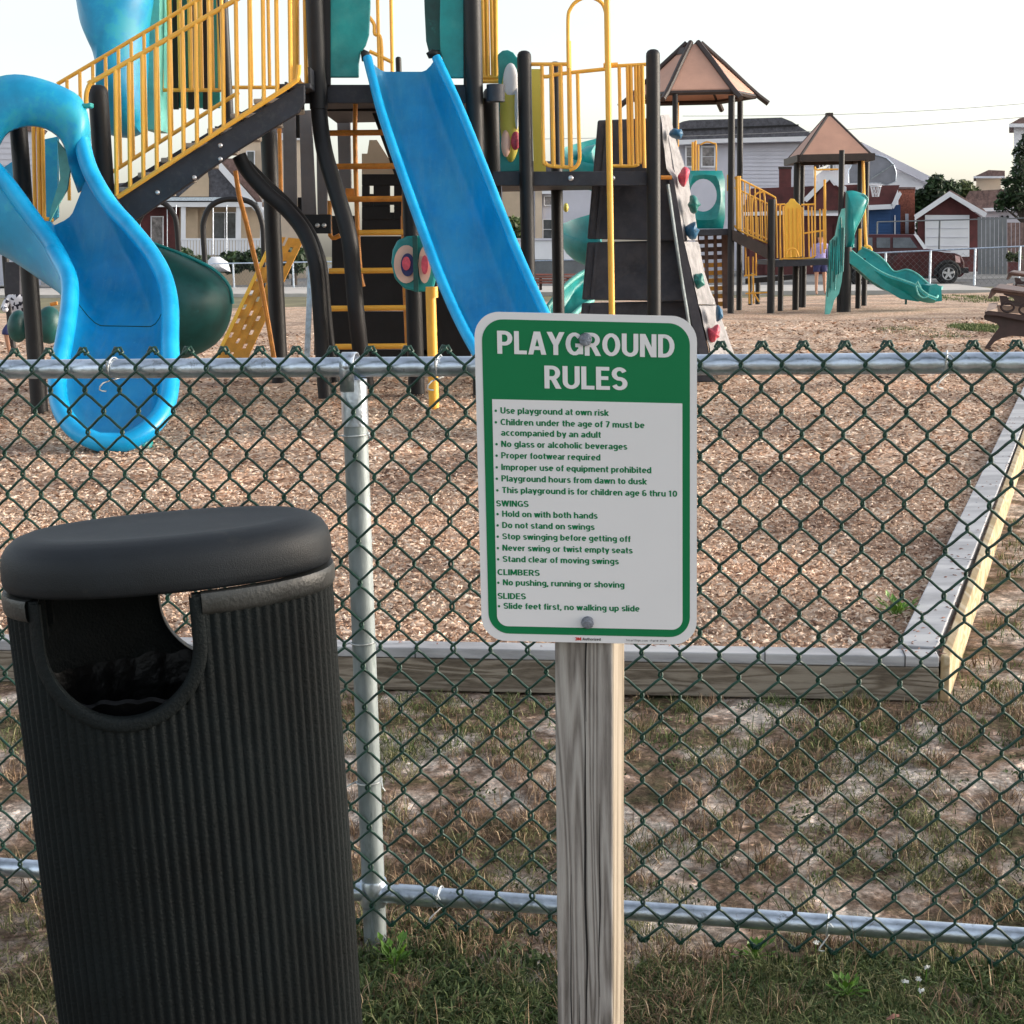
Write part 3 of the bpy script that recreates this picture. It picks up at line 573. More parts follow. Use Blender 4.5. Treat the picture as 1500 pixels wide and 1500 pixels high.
# ================= sign post and sign =================
PY = 2.20
pcx = at(868, 1000, PY); post = thing('sign_post', 'square weathered grey timber post carrying the playground rules sign', 'post', (pcx.x, pcx.y+.045, 0))
rotp = Matrix.Rotation(R(-15), 3, 'Z'); tilt = Matrix.Rotation(R(.5), 3, 'Y')
post_h = at(868, 700, PY).z
def post_piece(name, m, x0, x1, y0, y1, z0, z1, jag=0, bev=.002):
    mb = MB(); o_ = Vector(post.location); n = 40
    rows = []
    for i in range(n+1):
        z = z0+(z1-z0)*i/n; j = jag*noise.noise(Vector((x1*30, 3, z*9)))
        rows.append([o_+rotp @ (tilt @ Vector((x, y, z-1.0))+Vector((0, 0, 1.0))) for x, y in ((x0, y0), (x1+j, y0), (x1+j, y1), (x0, y1))])
    mb.grid(rows, close=True); mb.add(rows[-1], [(0, 1, 2, 3)]); return mb.build(name, m, post, smooth=30, bevel=bev)
post_piece('front_timber', 'postwood', -.0450, .0440, -.0445, .030, -.4, post_h)
post_piece('side_face', 'postside', -.0448, .0457, -.0425, .0445, -.399, post_h-.001, .0006)
# drying cracks in the front face
for (x, z0, z1, w_) in ((.004, .75, 1.06, .0011), (.002, .20, .80, .0016), (-.022, .1, .5, .0008), (.024, .3, .62, .0008), (-.008, .0, .3, .001)):
    mb = MB(); pts = []
    for k in range(24):
        z = z0+(z1-z0)*k/23; xx = x+.004*noise.noise(Vector((x*40, z*7, 1))); pts.append((xx, z, w_*math.sin(math.pi*min(1, k/23+.02))+.0002))
    rows = [[Vector(post.location)+rotp @ (tilt @ Vector((a_, -.0449, z-1.0))+Vector((0, 0, 1.0))) for a_ in (xx-w2, xx+w2)] for xx, z, w2 in pts]
    mb.grid(rows); mb.build('drying_crack', 'black', post, smooth=0)
# sign: local plane from three measured corners
SY = 2.185
qTL, qTR, qBL, qBR = at(697, 457, SY), at(1018.3, 462.7, SY), at(703.3, 937.3, SY), at(1023.3, 945.7, SY)
ux = ((qTR-qTL)+(qBR-qBL)).normalized(); uz = ((qTL-qBL)+(qTR-qBR)); uz = (uz-ux*uz.dot(ux)*.0).normalized(); un = ux.cross(uz).normalized()   # un away? fix below
if un.y > 0: un = -un
sc = (qTL+qTR+qBL+qBR)/4; SW = ((qTR-qTL).length+(qBR-qBL).length)/2; SH = ((qTL-qBL).length+(qTR-qBR).length)/2
sign = thing('playground_rules_sign', 'white and green metal sign reading PLAYGROUND RULES bolted to the timber post', 'sign', sc)
CW, CH = 963.0, 1444.0     # crop units across and down
def sp(u, v, d=0):          # crop units from the sign's top left -> world
    return sc+ux*((u/CW-.5)*SW)+uz*((.5-v/CH)*SH)+un*d
def rrect(u0, v0, u1, v1, r, corners=(1, 1, 1, 1), k=10):
    out = []
    for (cx, cy, a0, on) in ((u1-r, v0+r, -90, corners[1]), (u1-r, v1-r, 0, corners[2]), (u0+r, v1-r, 90, corners[3]), (u0+r, v0+r, 180, corners[0])):
        if on: out += [(cx+r*math.cos(R(a0+90*i/k)), cy+r*math.sin(R(a0+90*i/k))) for i in range(k+1)]
        else: out.append((cx+r*(1 if a0 in (-90, 0) else -1), cy+r*(-1 if a0 in (-90, 180) else 1)))
    return out
def layer(name, pts, d0, d1, m): return MB().prism([sp(u, v, d0) for u, v in pts], un*(d1-d0)).build(name, m, sign, smooth=0)
layer('sign_plate', rrect(0, 0, CW, CH, 108), -.002, 0, 'alu')
layer('green_field', rrect(32, 31, CW-31, CH-34, 92), .0001, .0004, 'sgreen')
layer('white_field', rrect(70, 373, CW-64, CH-68, 48, (0, 0, 1, 1)), .0005, .0008, 'alu')
# ---- drawn stroke letters (bold grotesque): cap height 1, x-height .74 ----
def _E(cx, cy, rx, ry, a0, a1, n=None):
    n = n or max(4, int(abs(a1-a0)/20)); return [(cx+rx*math.cos(R(a0+(a1-a0)*i/n)), cy+ry*math.sin(R(a0+(a1-a0)*i/n))) for i in range(n+1)]
GL = {
'P': (.63, [[(.1, 0), (.1, 1)], [(.1, .92), (.3, .92)]+_E(.31, .68, .22, .24, 90, -90)+[(.1, .44)]]),
'R': (.66, [[(.1, 0), (.1, 1)], [(.1, .92), (.3, .92)]+_E(.31, .69, .22, .23, 90, -90)+[(.1, .46)], [(.33, .47), (.56, 0)]]),
'L': (.52, [[(.1, 0), (.1, 1)], [(.1, .08), (.52, .08)]]),
'A': (.72, [[(.09, 0), (.33, 1)], [(.63, 0), (.39, 1)], [(.2, .28), (.52, .28)]]),
'Y': (.68, [[(.08, 1), (.34, .44)], [(.60, 1), (.34, .44)], [(.34, .52), (.34, 0)]]),
'G': (.72, [_E(.37, .5, .27, .42, 42, 322), [(.40, .44), (.63, .44)], [(.62, .50), (.62, .06)]]),
'O': (.74, [_E(.37, .5, .27, .42, 0, 360)]),
'U': (.68, [[(.1, 1), (.1, .34)]+_E(.34, .32, .24, .24, 180, 360)+[(.58, .34), (.58, 1)]]),
'N': (.68, [[(.1, 0), (.1, 1)], [(.12, 1), (.56, 0)], [(.58, 0), (.58, 1)]]),
'D': (.68, [[(.1, 0), (.1, 1)], [(.1, .92), (.28, .92)]+_E(.28, .5, .3, .42, 90, -90)+[(.1, .08)]]),
'E': (.56, [[(.1, 0), (.1, 1)], [(.1, .92), (.53, .92)], [(.1, .51), (.49, .51)], [(.1, .08), (.55, .08)]]),
'S': (.62, [_E(.31, .705, .21, .215, 22, 250)+_E(.31, .285, .22, .21, 70, -160)]),
'W': (.96, [[(.08, 1), (.27, 0)], [(.27, 0), (.46, 1)], [(.50, 1), (.69, 0)], [(.69, 0), (.88, 1)]]),
'I': (.2, [[(.1, 0), (.1, 1)]]), 'C': (.66, [_E(.37, .5, .27, .42, 45, 315)]),
'B': (.66, [[(.1, 0), (.1, 1)], [(.1, .92), (.3, .92)]+_E(.3, .72, .2, .20, 90, -90)+[(.1, .52)], [(.1, .51), (.3, .51)]+_E(.31, .295, .24, .215, 90, -90)+[(.1, .08)]]),
'M': (.82, [[(.1, 0), (.1, 1)], [(.12, 1), (.41, .12)], [(.41, .12), (.70, 1)], [(.72, 0), (.72, 1)]]),
'H': (.68, [[(.1, 0), (.1, 1)], [(.58, 0), (.58, 1)], [(.1, .52), (.58, .52)]]), 'T': (.6, [[(.3, 0), (.3, 1)], [(.02, .92), (.58, .92)]]),
'a': (.56, [[(.46, 0), (.46, .48)]+_E(.28, .49, .18, .17, 0, 150), _E(.27, .21, .18, .14, 20, 380)]),
'b': (.60, [[(.1, 0), (.1, 1)], _E(.30, .37, .2, .30, 0, 360)]), 'c': (.52, [_E(.3, .37, .2, .30, 48, 312)]),
'd': (.60, [[(.5, 0), (.5, 1)], _E(.30, .37, .2, .30, 0, 360)]), 'e': (.58, [_E(.3, .37, .2, .30, 0, 312), [(.1, .37), (.52, .37)]]),
'f': (.36, [[(.18, 0), (.18, .78)]+_E(.32, .80, .14, .13, 180, 80), [(.03, .66), (.35, .66)]]),
'g': (.60, [_E(.3, .40, .2, .27, 0, 360), [(.5, .72), (.5, -.06)]+_E(.3, -.06, .2, .14, 0, -150)]),
'h': (.60, [[(.1, 0), (.1, 1)], _E(.3, .44, .2, .23, 180, 0)+[(.5, 0)]]), 'i': (.2, [[(.1, 0), (.1, .72)], [(.1, .84), (.1, 1)]]),
'k': (.56, [[(.1, 0), (.1, 1)], [(.14, .28), (.48, .72)], [(.24, .42), (.49, 0)]]), 'l': (.2, [[(.1, 0), (.1, 1)]]),
'm': (.90, [[(.1, 0), (.1, .72)], _E(.27, .46, .17, .21, 180, 0)+[(.44, 0)], _E(.62, .46, .17, .21, 180, 0)+[(.79, 0)]]),
'n': (.60, [[(.1, 0), (.1, .72)], _E(.3, .44, .2, .23, 180, 0)+[(.5, 0)]]), 'o': (.60, [_E(.3, .37, .2, .30, 0, 360)]),
'p': (.60, [[(.1, -.24), (.1, .72)], _E(.3, .37, .2, .30, 0, 360)]), 'q': (.60, [[(.5, -.24), (.5, .72)], _E(.3, .37, .2, .30, 0, 360)]),
'r': (.38, [[(.1, 0), (.1, .72)], _E(.3, .44, .2, .22, 180, 75)]), 's': (.50, [_E(.26, .53, .15, .145, 25, 250)+_E(.26, .215, .165, .145, 70, -155)]),
't': (.37, [[(.18, .94), (.18, .2)]+_E(.31, .2, .13, .13, 180, 285), [(.03, .66), (.36, .66)]]),
'u': (.60, [[(.1, .72), (.1, .3)]+_E(.3, .29, .2, .22, 180, 360), [(.5, .72), (.5, 0)]]),
'v': (.54, [[(.07, .72), (.27, 0)], [(.47, .72), (.27, 0)]]), 'w': (.80, [[(.07, .72), (.22, 0)], [(.22, 0), (.38, .72)], [(.42, .72), (.57, 0)], [(.57, 0), (.73, .72)]]),
'x': (.54, [[(.06, 0), (.48, .72)], [(.06, .72), (.48, 0)]]), 'y': (.54, [[(.07, .72), (.29, .06)], [(.48, .72), (.22, -.24)]]), 'z': (.5, [[(.05, .66), (.45, .66)], [(.42, .66), (.08, .08)], [(.05, .08), (.46, .08)]]),
'1': (.46, [[(.26, 0), (.26, 1)], [(.26, .92), (.08, .78)]]), '0': (.62, [_E(.31, .5, .21, .42, 0, 360)]), '7': (.56, [[(.04, .92), (.52, .92)], [(.48, .90), (.2, 0)]]),
'6': (.60, [_E(.3, .30, .2, .22, 0, 360), [(.1, .32), (.12, .6)]+_E(.34, .68, .24, .24, 170, 60)]), '3': (.60, [_E(.28, .71, .2, .21, 150, -80), _E(.28, .28, .22, .21, 85, -155)]),
'5': (.60, [[(.5, .92), (.14, .92)], [(.15, .94), (.11, .5)], _E(.28, .31, .23, .23, 130, -150)]), '8': (.60, [_E(.3, .72, .18, .2, 0, 360), _E(.3, .29, .21, .21, 0, 360)]),
',': (.2, [[(.1, .16), (.06, -.14)]]), '.': (.2, [[(.1, 0), (.1, .17)]]), '•': (.3, [[(.15, .3), (.15, .52)]]), '#': (.6, [[(.18, .1), (.24, .9)], [(.38, .1), (.44, .9)], [(.04, .35), (.55, .35)], [(.06, .65), (.57, .65)]]), ' ': (.22, [])}
def text_line(s, u0, u1, vbase, cap, m='sgreen', bold=1.0, d=.0010, name='lettering'):
    GAP = .065; tot = sum(GL[c][0]+GAP for c in s)-GAP; kx = (u1-u0)/tot; x = 0; mb = MB(); q = 0
    hx, hy = .102*bold, .082*bold
    for ch in s:
        wd, strokes = GL[ch]
        for st in strokes:
            q += 1; n = len(st); ls, rs_ = [], []
            closed = n > 3 and abs(st[0][0]-st[-1][0])+abs(st[0][1]-st[-1][1]) < 1e-4
            for i in range(n):
                a = st[i-1] if i > 0 else (st[-2] if closed else st[0]); b = st[i+1] if i < n-1 else (st[1] if closed else st[-1])
                dx, dy = (b[0]-a[0]), (b[1]-a[1]); l = math.hypot(dx, dy) or 1; nx, ny = -dy/l, dx/l
                # keep the ends of upright strokes square to the baseline
                if n == 2 and abs(dy) > abs(dx)*1.2: nx, ny = (-1 if dy > 0 else 1)*1.0/max(.75, abs(dy)/l), 0
                P = st[i]; ls.append((P[0]+nx*hx, P[1]+ny*hy)); rs_.append((P[0]-nx*hx, P[1]-ny*hy))
            dd = d+.00002*(q % 7)
            mb.grid([[sp(u0+(x+a[0])*kx, vbase-a[1]*cap, dd), sp(u0+(x+b[0])*kx, vbase-b[1]*cap, dd)] for a, b in zip(ls, rs_)])
        x += wd+GAP
    o = mb.build(name, m, sign, smooth=0); me = o.data; bm = bmesh.new(); bm.from_mesh(me)
    for f in bm.faces:
        if f.normal.dot(un) < 0: f.normal_flip()
    bm.to_mesh(me); bm.free(); return o
def TX(s, x0, x1, y, cap, **k):
    # crop -> sign units, following the sign's own slight tilt in the crop
    def cv(x, y):
        l = 20+(y-22)/1440*20; v = y-22-(x-20)/965*16-(y-22)/1440*(x-20)/965*9; return x-l, v
    a = cv(x0, y); b = cv(x1, y+(x1-x0)*.02); return text_line(s, a[0], b[0], a[1], cap, **k)
TX('PLAYGROUND', 120, 888, 201, 98, m='alu', bold=.98); TX('RULES', 324, 684, 349, 98, m='alu', bold=.98)
RL = [('Use playground at own risk', 131, 603, 458, 1), ('Children under the age of 7 must be', 131, 760, 508, 1), ('accompanied by an adult', 133, 570, 554, 0), ('No glass or alcoholic beverages', 133, 685, 603, 1),
 ('Proper footwear required', 133, 568, 653, 1), ('Improper use of equipment prohibited', 133, 792, 704, 1), ('Playground hours from dawn to dusk', 133, 772, 754, 1), ('This playground is for children age 6 thru 10', 135, 907, 805, 1),
 ('SWINGS', 109, 252, 864, 0), ('Hold on with both hands', 135, 556, 910, 1), ('Do not stand on swings', 135, 543, 960, 1), ('Stop swinging before getting off', 135, 703, 1010, 1), ('Never swing or twist empty seats', 135, 712, 1061, 1), ('Stand clear of moving swings', 136, 651, 1111, 1),
 ('CLIMBERS', 112, 300, 1170, 0), ('No pushing, running or shoving', 136, 677, 1216, 1), ('SLIDES', 112, 238, 1277, 0), ('Slide feet first, no walking up slide', 138, 745, 1322, 1)]
for s, x0, x1, y, dot in RL:
    TX(s, x0, x1, y, 27, bold=1.04)
    if dot:
        a = x0-20; l = 20+(y-22)/1440*20; u = a-l; v = y-12-22-(a-20)/965*16; layer('bullet', [(u+5.5*math.cos(t*.5236), v+5.5*math.sin(t*.5236)) for t in range(12)], .0009, .0011, 'sgreen')
TX('3M', 457, 484, 1467, 14, m='sred', bold=1.3); TX('Authorized', 491, 572, 1467, 12, m='sgrey', bold=1); TX('SmartSign.com • Part# 3538', 685, 868, 1472, 10, m='sgrey', bold=.6)
for (cx, cy) in ((500, 138), (513, 1380)):
    l = 20+(cy-22)/1440*20; u = cx-l; v = cy-22-(cx-20)/965*16; c = sp(u, v, .0011)
    q = MB().lathe([(.0085, 0), (.0095, .001), (.0095, .004), (.0085, .0058), (.004, .0066), (0, .0067)], c, 20, axis=un).build('bolt', 'bolt', sign)
# ================= litter bin =================
CA, CB, CN = .2495, .165, 2.2
OX = -.082       # the opening sits left of centre on the front, right of centre on the back
cY = 2.33
cc = at(247, 860, cY); bin_ = thing('litter_bin', 'black ribbed plastic litter bin with a domed lid and round opening at left', 'bin', (cc.x+.039, cY, 0))
ZT = at(247, 876, cY-.17).z      # top of the body
brot = Matrix.Rotation(R(-2.0), 3, 'Y') @ Matrix.Rotation(R(12), 3, 'Z')
def cw(p):
    q = brot @ Vector((p[0], p[1], p[2])); return Vector(bin_.location)+q
def oval(t, off=0.0):
    c, s_ = math.cos(t), math.sin(t); k = (abs(c)**CN+abs(s_)**CN)**(-1/CN); x, y = CA*k*c, CB*k*s_
    nx, ny = (abs(x/CA)**(CN-1))*(1 if x > 0 else -1)/CA, (abs(y/CB)**(CN-1))*(1 if y > 0 else -1)/CB; l = math.hypot(nx, ny) or 1
    return x+nx/l*off, y+ny/l*off
# equal-arc parameters
tt = [2*math.pi*i/4000 for i in range(4001)]; pp = [oval(t) for t in tt]; acc = [0]
for i in range(4000): acc.append(acc[-1]+math.hypot(pp[i+1][0]-pp[i][0], pp[i+1][1]-pp[i][1]))
def arc_t(f):
    import bisect
    i = bisect.bisect_left(acc, f*acc[-1]); return tt[min(i, 4000)]
NR = 86
mb = MB(); per = []
for i in range(NR*6):
    k = i % 6; off = (.0, .0012, .0034, .0040, .0034, .0012)[k]; per.append((arc_t(i/(NR*6)), off))
zs = [-.05, .2, .45, .7, ZT-.03, ZT-.001]
def tap(z): return -.010*(1-z/ZT)
rows = [[cw((*oval(t, off+tap(z)), z)) for t, off in per] for z in zs]
inner = [[cw((*oval(t, -.016+tap(z)), z)) for t, off in per] for z in zs[::-1][:-1]]+[[cw((*oval(t, -.016), 0.0)) for t, off in per]]
mb.grid(rows+inner, close=True)
n_ = len(per); k_ = (len(rows)+len(inner)-1)*n_; mb.f.append(tuple(k_+j for j in range(n_))); mb.f.append(tuple(j for j in range(n_)))
body = mb.build('body', 'can', bin_, smooth=50)
OC, OR_ = ZT-.072, .112
pts = [(OR_*math.cos(a), OC+OR_*math.sin(a)) for a in [math.pi+math.pi*i/32 for i in range(33)]]+[(OR_, ZT+.05), (-OR_, ZT+.05)]
cutm = MB(); cutm.prism([cw((x+OX, -.5, z)) for x, z in pts], brot @ Vector((0, .5, 0))); cutm.prism([cw((x-OX, .01, z)) for x, z in pts], brot @ Vector((0, .5, 0)))
co = cutm.build('cut', 'can', bin_, smooth=0)
md = body.modifiers.new('b', 'BOOLEAN'); md.operation = 'DIFFERENCE'; md.object = co; md.solver = 'EXACT'
bpy.context.view_layer.update(); dg = bpy.context.evaluated_depsgraph_get(); nm = bpy.data.meshes.new_from_object(body.evaluated_get(dg)); body.modifiers.clear(); body.data = nm; bpy.data.objects.remove(co)
def surf_y(x, off=0.0, sgn=-1):
    return sgn*CB*(max(0, 1-abs(x/CA)**CN))**(1/CN)+sgn*off
for sgn, nm_ in ((-1, 'opening_rim'), (1, 'opening_rim')):
    mb = MB(); rows = []
    path = [(-1, ZT-.004)]+[(math.cos(a), OC+OR_*math.sin(a)) for a in [math.pi+math.pi*i/40 for i in range(41)]]+[(1, ZT-.004)]
    for (cx_, z) in path:
        row = []
        for rad, off in ((OR_-.002, -.019), (OR_-.004, -.004), (OR_-.002, .003), (OR_+.003, .0055), (OR_+.012, .0055), (OR_+.017, .004), (OR_+.018, .0005)):
            x = max(-CA+.004, min(CA-.004, cx_*rad+(OX if sgn < 0 else -OX))); zz = z if z > OC else OC+(z-OC)/OR_*rad
            row.append(cw((x, surf_y(x, off, sgn), zz)))
        rows.append(row)
    mb.grid(rows); mb.build(nm_, 'can' if sgn < 0 else 'bandm', bin_, smooth=60)
# collar band, broken by the two openings
def band(sel):
    mb = MB(); rows = []
    for i in range(400):
        t = arc_t(i/400); x, y = oval(t)
        if not sel(x, y):
            continue
        rows.append((math.atan2(y, x), [cw((*oval(t, o_), ZT+z)) for o_, z in ((.0005, -.034), (.0055, -.031), (.008, -.024), (.0085, -.006), (.006, .0), (-.012, .001))]))
    return rows
def seg_band(a0, a1):
    rows = []
    for i in range(161):
        t = a0+(a1-a0)*i/160; rows.append([cw((*oval(t, o_), ZT+z)) for o_, z in ((.0005, -.034), (.0055, -.031), (.008, -.024), (.0085, -.006), (.006, .0), (-.012, .001))])
    MB().grid(rows).build('collar', 'bandm', bin_, smooth=60)
def t_at(x, s_):   # parameter where the outline has this x on the front (-1) or back (+1)
    return min((abs(pp[i][0]-x), tt[i]) for i in range(4001) if pp[i][1]*s_ >= 0)[1]
e_ = OR_+.014
seg_band(t_at(OX+e_, -1), 2*math.pi+t_at(-OX-e_+.0, 1)*1.0 if -OX-e_ < CA else 2*math.pi)
seg_band(t_at(-OX-e_, 1), t_at(max(-CA+.001, OX-e_), -1))
# lid
mb = MB(); prof = [(-.03, .002), (.000, .0), (.0045, .006), (.006, .018), (.0055, .036), (.0025, .051), (-.005, .063), (-.016, .0715), (-.030, .0765), (-.044, .0785), (-.058, .0775), (-.076, .0755), (-.10, .0745)]
rows = [[cw((*oval(arc_t(i/120), off), ZT+.004+z)) for i in range(120)] for off, z in prof]
c_ = cw((0, 0, ZT+.004+.0745)); rows.append([rows[-1][i].lerp(c_, .55)-Vector((0, 0, .0)) for i in range(120)]); rows.append([c_]*120)
mb.grid(rows, close=True); b0 = cw((0, 0, ZT+.006)); rows2 = [rows[0], [b0]*120]; mb.grid(rows2, close=True); mb.build('lid', 'lid', bin_, smooth=60)
# lid stands on four stubs inside, liner bag inside the body
mb = MB()
for x in (-.2, .2):
    for y in (-.05, .05): MB().box(cw((x, y, ZT-.03)), (.02, .02, .08), brot).build('lid_bracket', 'can', bin_, smooth=0)
mb = MB(); rows = []
for z, off in ((ZT-.165, -.017), (ZT-.160, -.022), (ZT-.19, -.03), (ZT-.30, -.036), (ZT-.52, -.05), (.1, -.07)):
    rows.append([cw((*oval(arc_t(i/160), off-.006*abs(noise.noise(Vector((i*.35, z*14, 2))))), z+.012*noise.noise(Vector((i*.25, 1, 9))))) for i in range(160)])
mb.grid(rows, close=True); mb.build('bin_liner', 'liner', bin_, smooth=60)

# ================= main play structure =================
P1 = thing('play_structure', 'large playground structure with two blue slides, yellow railed stairs and black posts', 'playground', (at(500, 560, 14).x, 14, 0))
def vpost(px, pref, ytop, Y, r, par=P1, m='black', z0=-.1, lean=0, name='post', dome=True):
    b = at(px, pref, Y); zt_ = at(px, ytop, Y).z; prof = [(r, z0), (r, zt_-r*.9)]
    if dome: prof += [(r*.97, zt_-r*.55), (r*.75, zt_-r*.2), (r*.4, zt_-r*.03), (0, zt_)]
    else: prof += [(r, zt_)]
    return MB().lathe(prof, (b.x, Y, 0), 16).build(name, m, par)
def part(mbo, name, m, par=P1, **k): return mbo.build(name, m, par, **k)
for (px, pr, yt, Y, rp) in ((43, 400, 172, 13.45, 12.3), (148, 200, 124, 13.75, 14), (403, 400, 185, 16.2, 12), (693, 60, -60, 14.0, 12.5), (722, 250, 128, 15.2, 11.5), (608, 500, 150, 14.3, 12),
                            (770, 200, 74, 14.3, 10), (816, 300, 90, 17, 8.5), (957, 200, 72, 14.3, 10), (584, 100, 83, 17.5, 4.2), (12, 430, 372, 24, 5)):
    vpost(px, pr, yt, Y, W(rp, Y))
vpost(464, 80, -60, 14.0, W(13, 14), z0=at(464, 160, 14).z, dome=False)
vpost(329, 60, -60, 15.4, W(7.5, 15.4), z0=at(329, 195, 15.4).z, dome=False)
part(MB().tube([at(x, y, 14.0) for x, y in ((726, 149), (726, 124))], W(13, 14), 16), 'post_cap', 'deckbeam')
# arching black climber poles
def pole(pts, r, name='climber_pole', m='black', sm=5, Y=14, seg=14): return part(ptube(pts, Y, r, seg, sm), name, m)
pole([(466, 120, 14), (468, 170, 14), (476, 225, 13.9), (494, 285, 13.8), (511, 345, 13.7), (517, 400, 13.7), (522, 460, 13.7), (529, 520, 13.8), (537, 566, 13.9)], 12)
pole([(350, 228, 14.0), (362, 250, 14), (390, 282, 14), (420, 308, 14), (445, 340, 13.9), (460, 378, 13.8), (466, 420, 13.8), (470, 480, 13.8), (475, 560, 13.8), (477, 583, 13.8)], 10.5)
pole([(362, 240, 14.3), (392, 270, 14.3), (424, 300, 14.3), (452, 335, 14.2), (468, 372, 14.1), (474, 400, 14.1), (480, 470, 14.1), (490, 560, 14.1)], 7)
# deck, beams
def extv(x, Y, dep): return Vector((at(x, 400, Y).x/Y*dep if Y > 50 else 0, dep, 0))
def pbox(x0, y0, x1, y1, Y, dep, name, m, par=P1, bevel=.006):
    a = at(x0, y0, Y); b = at(x1, y0, Y); c = at(x1, y1, Y); d = at(x0, y1, Y)
    return MB().prism([a, b, c, d], extv((x0+x1)/2, Y, dep)).build(name, m, par, smooth=0, bevel=bevel)
def pprism(pts, Y, dep, name, m, par=P1, bevel=0, smooth=0):
    return MB().prism([at(p[0], p[1], p[2] if len(p) > 2 else Y) for p in pts], extv(pts[0][0], Y, dep)).build(name, m, par, smooth=smooth, bevel=bevel)
dz = at(560, 128, 14).z
part(MB().box(((at(437, 130, 14).x+at(705, 130, 14).x)/2, 15.6, dz-.02), (at(705, 130, 14).x-at(437, 130, 14).x, 3.0, .05)), 'deck', 'deckbeam')
pbox(437, 124, 702, 151, 14.06, .06, 'deck_beam', 'deckbeam'); pbox(478, 152, 604, 163, 15.5, .06, 'deck_beam', 'black')  # the black second strip stands for the shadow under the deck
pbox(7, 384, 29, 431, 20.0, .25, 'hanging_panel', 'deckbeam')
dz2 = at(850, 254, 14.3).z
part(MB().box(((at(734, 255, 14.3).x+at(948, 255, 14.3).x)/2, 15.8, dz2-.02), (at(948, 255, 14.3).x-at(734, 255, 14.3).x, 2.7, .05)), 'deck', 'deckbeam')
pbox(722, 251, 948, 272, 14.34, .06, 'deck_beam', 'deckbeam')
for (x, y) in ((836, 261), (897, 261)): part(MB().lathe([(W(4, 14), 0), (W(4, 14), .01), (W(2, 14), .02)], at(x, y, 14.33), 12, axis=(0, -1, 0)), 'bolt', 'chrome')
# stairs
ST = 13.55
pprism([(171, 290), (350, 181), (437, 126), (446, 124), (446, 150), (437, 165), (350, 219), (197, 324)], ST, .07, 'stair_stringer', 'deckbeam', bevel=.008)
pprism([(171, 275), (350, 166), (437, 116), (437, 150), (350, 204), (190, 300)], ST+1.25, .07, 'stair_stringer', 'deckbeam', bevel=.008)
for (x, y) in ((323, 213), (323, 233), (285, 260), (231, 282)): part(MB().lathe([(.02, 0), (.02, .01), (.01, .018)], at(x, y, ST-.002), 10, axis=(0, -1, 0)), 'bolt', 'chrome')
for i in range(8):
    f = i/7; x = 186+(425-186)*f; y = 282-(282-130)*f; a = at(x, y, ST); 
    part(MB().box((a.x+.02, ST+.66, a.z+.03), (.30, 1.16, .045)), 'stair_tread', 'tread' if i < 7 else 'deckbeam', smooth=0, bevel=.01)
    part(MB().box((a.x+.16, ST+.66, a.z+.12), (.02, 1.14, .14)), 'stair_riser', 'deckbeam', smooth=0)
def railing(rails, bal, Y, par=P1, m='yellow', rr=3.2, rb=3.0, name='railing'):
    """rails: polylines; bal: (x, ytop, ybot, xbot)"""
    mb = MB()
    for r_ in rails: mb.tube(smoothpath([at(p[0], p[1], p[2] if len(p) > 2 else Y) for p in r_], 4) if len(r_) > 2 else [at(p[0], p[1], p[2] if len(p) > 2 else Y) for p in r_], W(rr, Y), 8)
    ro = mb.build(name, m, par)
    ORG[ro.name] = ORG[par.name]
    for b in bal:
        x, y0, y1 = b[:3]; xb = b[3] if len(b) > 3 else x+.02*(y1-y0)
        q = MB().tube([at(x, y0, Y), at(xb, y1, Y)], W(b[4] if len(b) > 4 else rb, Y), 8).build('baluster', m, ro)
    return ro
def yt1(x): return 112-(x-149)*.571
def yb1(x): return 289-(x-168)*.640 if x < 350 else 173-(x-350)*.64
bl_ = []
for i in range(14):
    x = 168+19.6*i; xt = x+1; bl_.append((xt, yt1(xt), yb1(x+3), x+3))
railing([[(126, 152), (127, 135), (134, 120), (149, 112), (345, 0), (420, -43)], [(172, 289), (350, 173), (426, 124), (436, 112), (438, 95)]], bl_, ST-.05, rr=3.4, rb=3.1)
def yt2(x): return 119-(x-90)*.594
def yb2(x): return 254-(x-161)*.63
railing([[(84, 123), (224, 40), (289, 0), (330, -24)], [(140, 268), (161, 254), (350, 135)]], [(x, yt2(x), yb2(x)) for x in [98+18.8*i for i in range(13)]], ST+1.2, rr=2.8, rb=2.6)
railing([[(228, 132), (326, 132)], [(228, -30), (326, -30)]], [(x, -30, 132) for x in (233, 247, 262, 277, 292, 308, 320)], 16.0, rr=2.6, rb=3.6)
railing([[(340, 128), (448, 128)], [(340, -30), (448, -30)]], [(x, -30, 128) for x in (345, 366, 392, 404, 427, 447)], 15.9, rr=2.6, rb=2.6)
railing([[(436, 112), (440, 122), (448, 125)]], [(433, -30, 118, 434, 5), (446, -30, 124)], 14.2, rr=3.2, rb=3.2)
pprism([(236, -50), (322, -50), (322, 158), (236, 158)], 16.3, .05, 'tower_panel', 'teal')
for x in (256, 278, 300): pbox(x-3, -50, x+5, 160, 16.22, .05, 'tower_slat', 'black')
# blue hood at upper left
part(MB().pillow(smoothpath([at(x, y, 15.7) for x, y in ((106, -60), (116, 5), (122, 35), (133, 62), (143, 85), (149, 120), (150, 165), (156, 196), (208, 196), (216, 120), (219, 40), (221, -60), (106, -60))], 3), .45, 7), 'tunnel_hood', 'bluefade')
pprism([(215, -50), (234, -50), (232, 190), (212, 190)], 15.8, .5, 'tunnel_flange', 'tealpale')
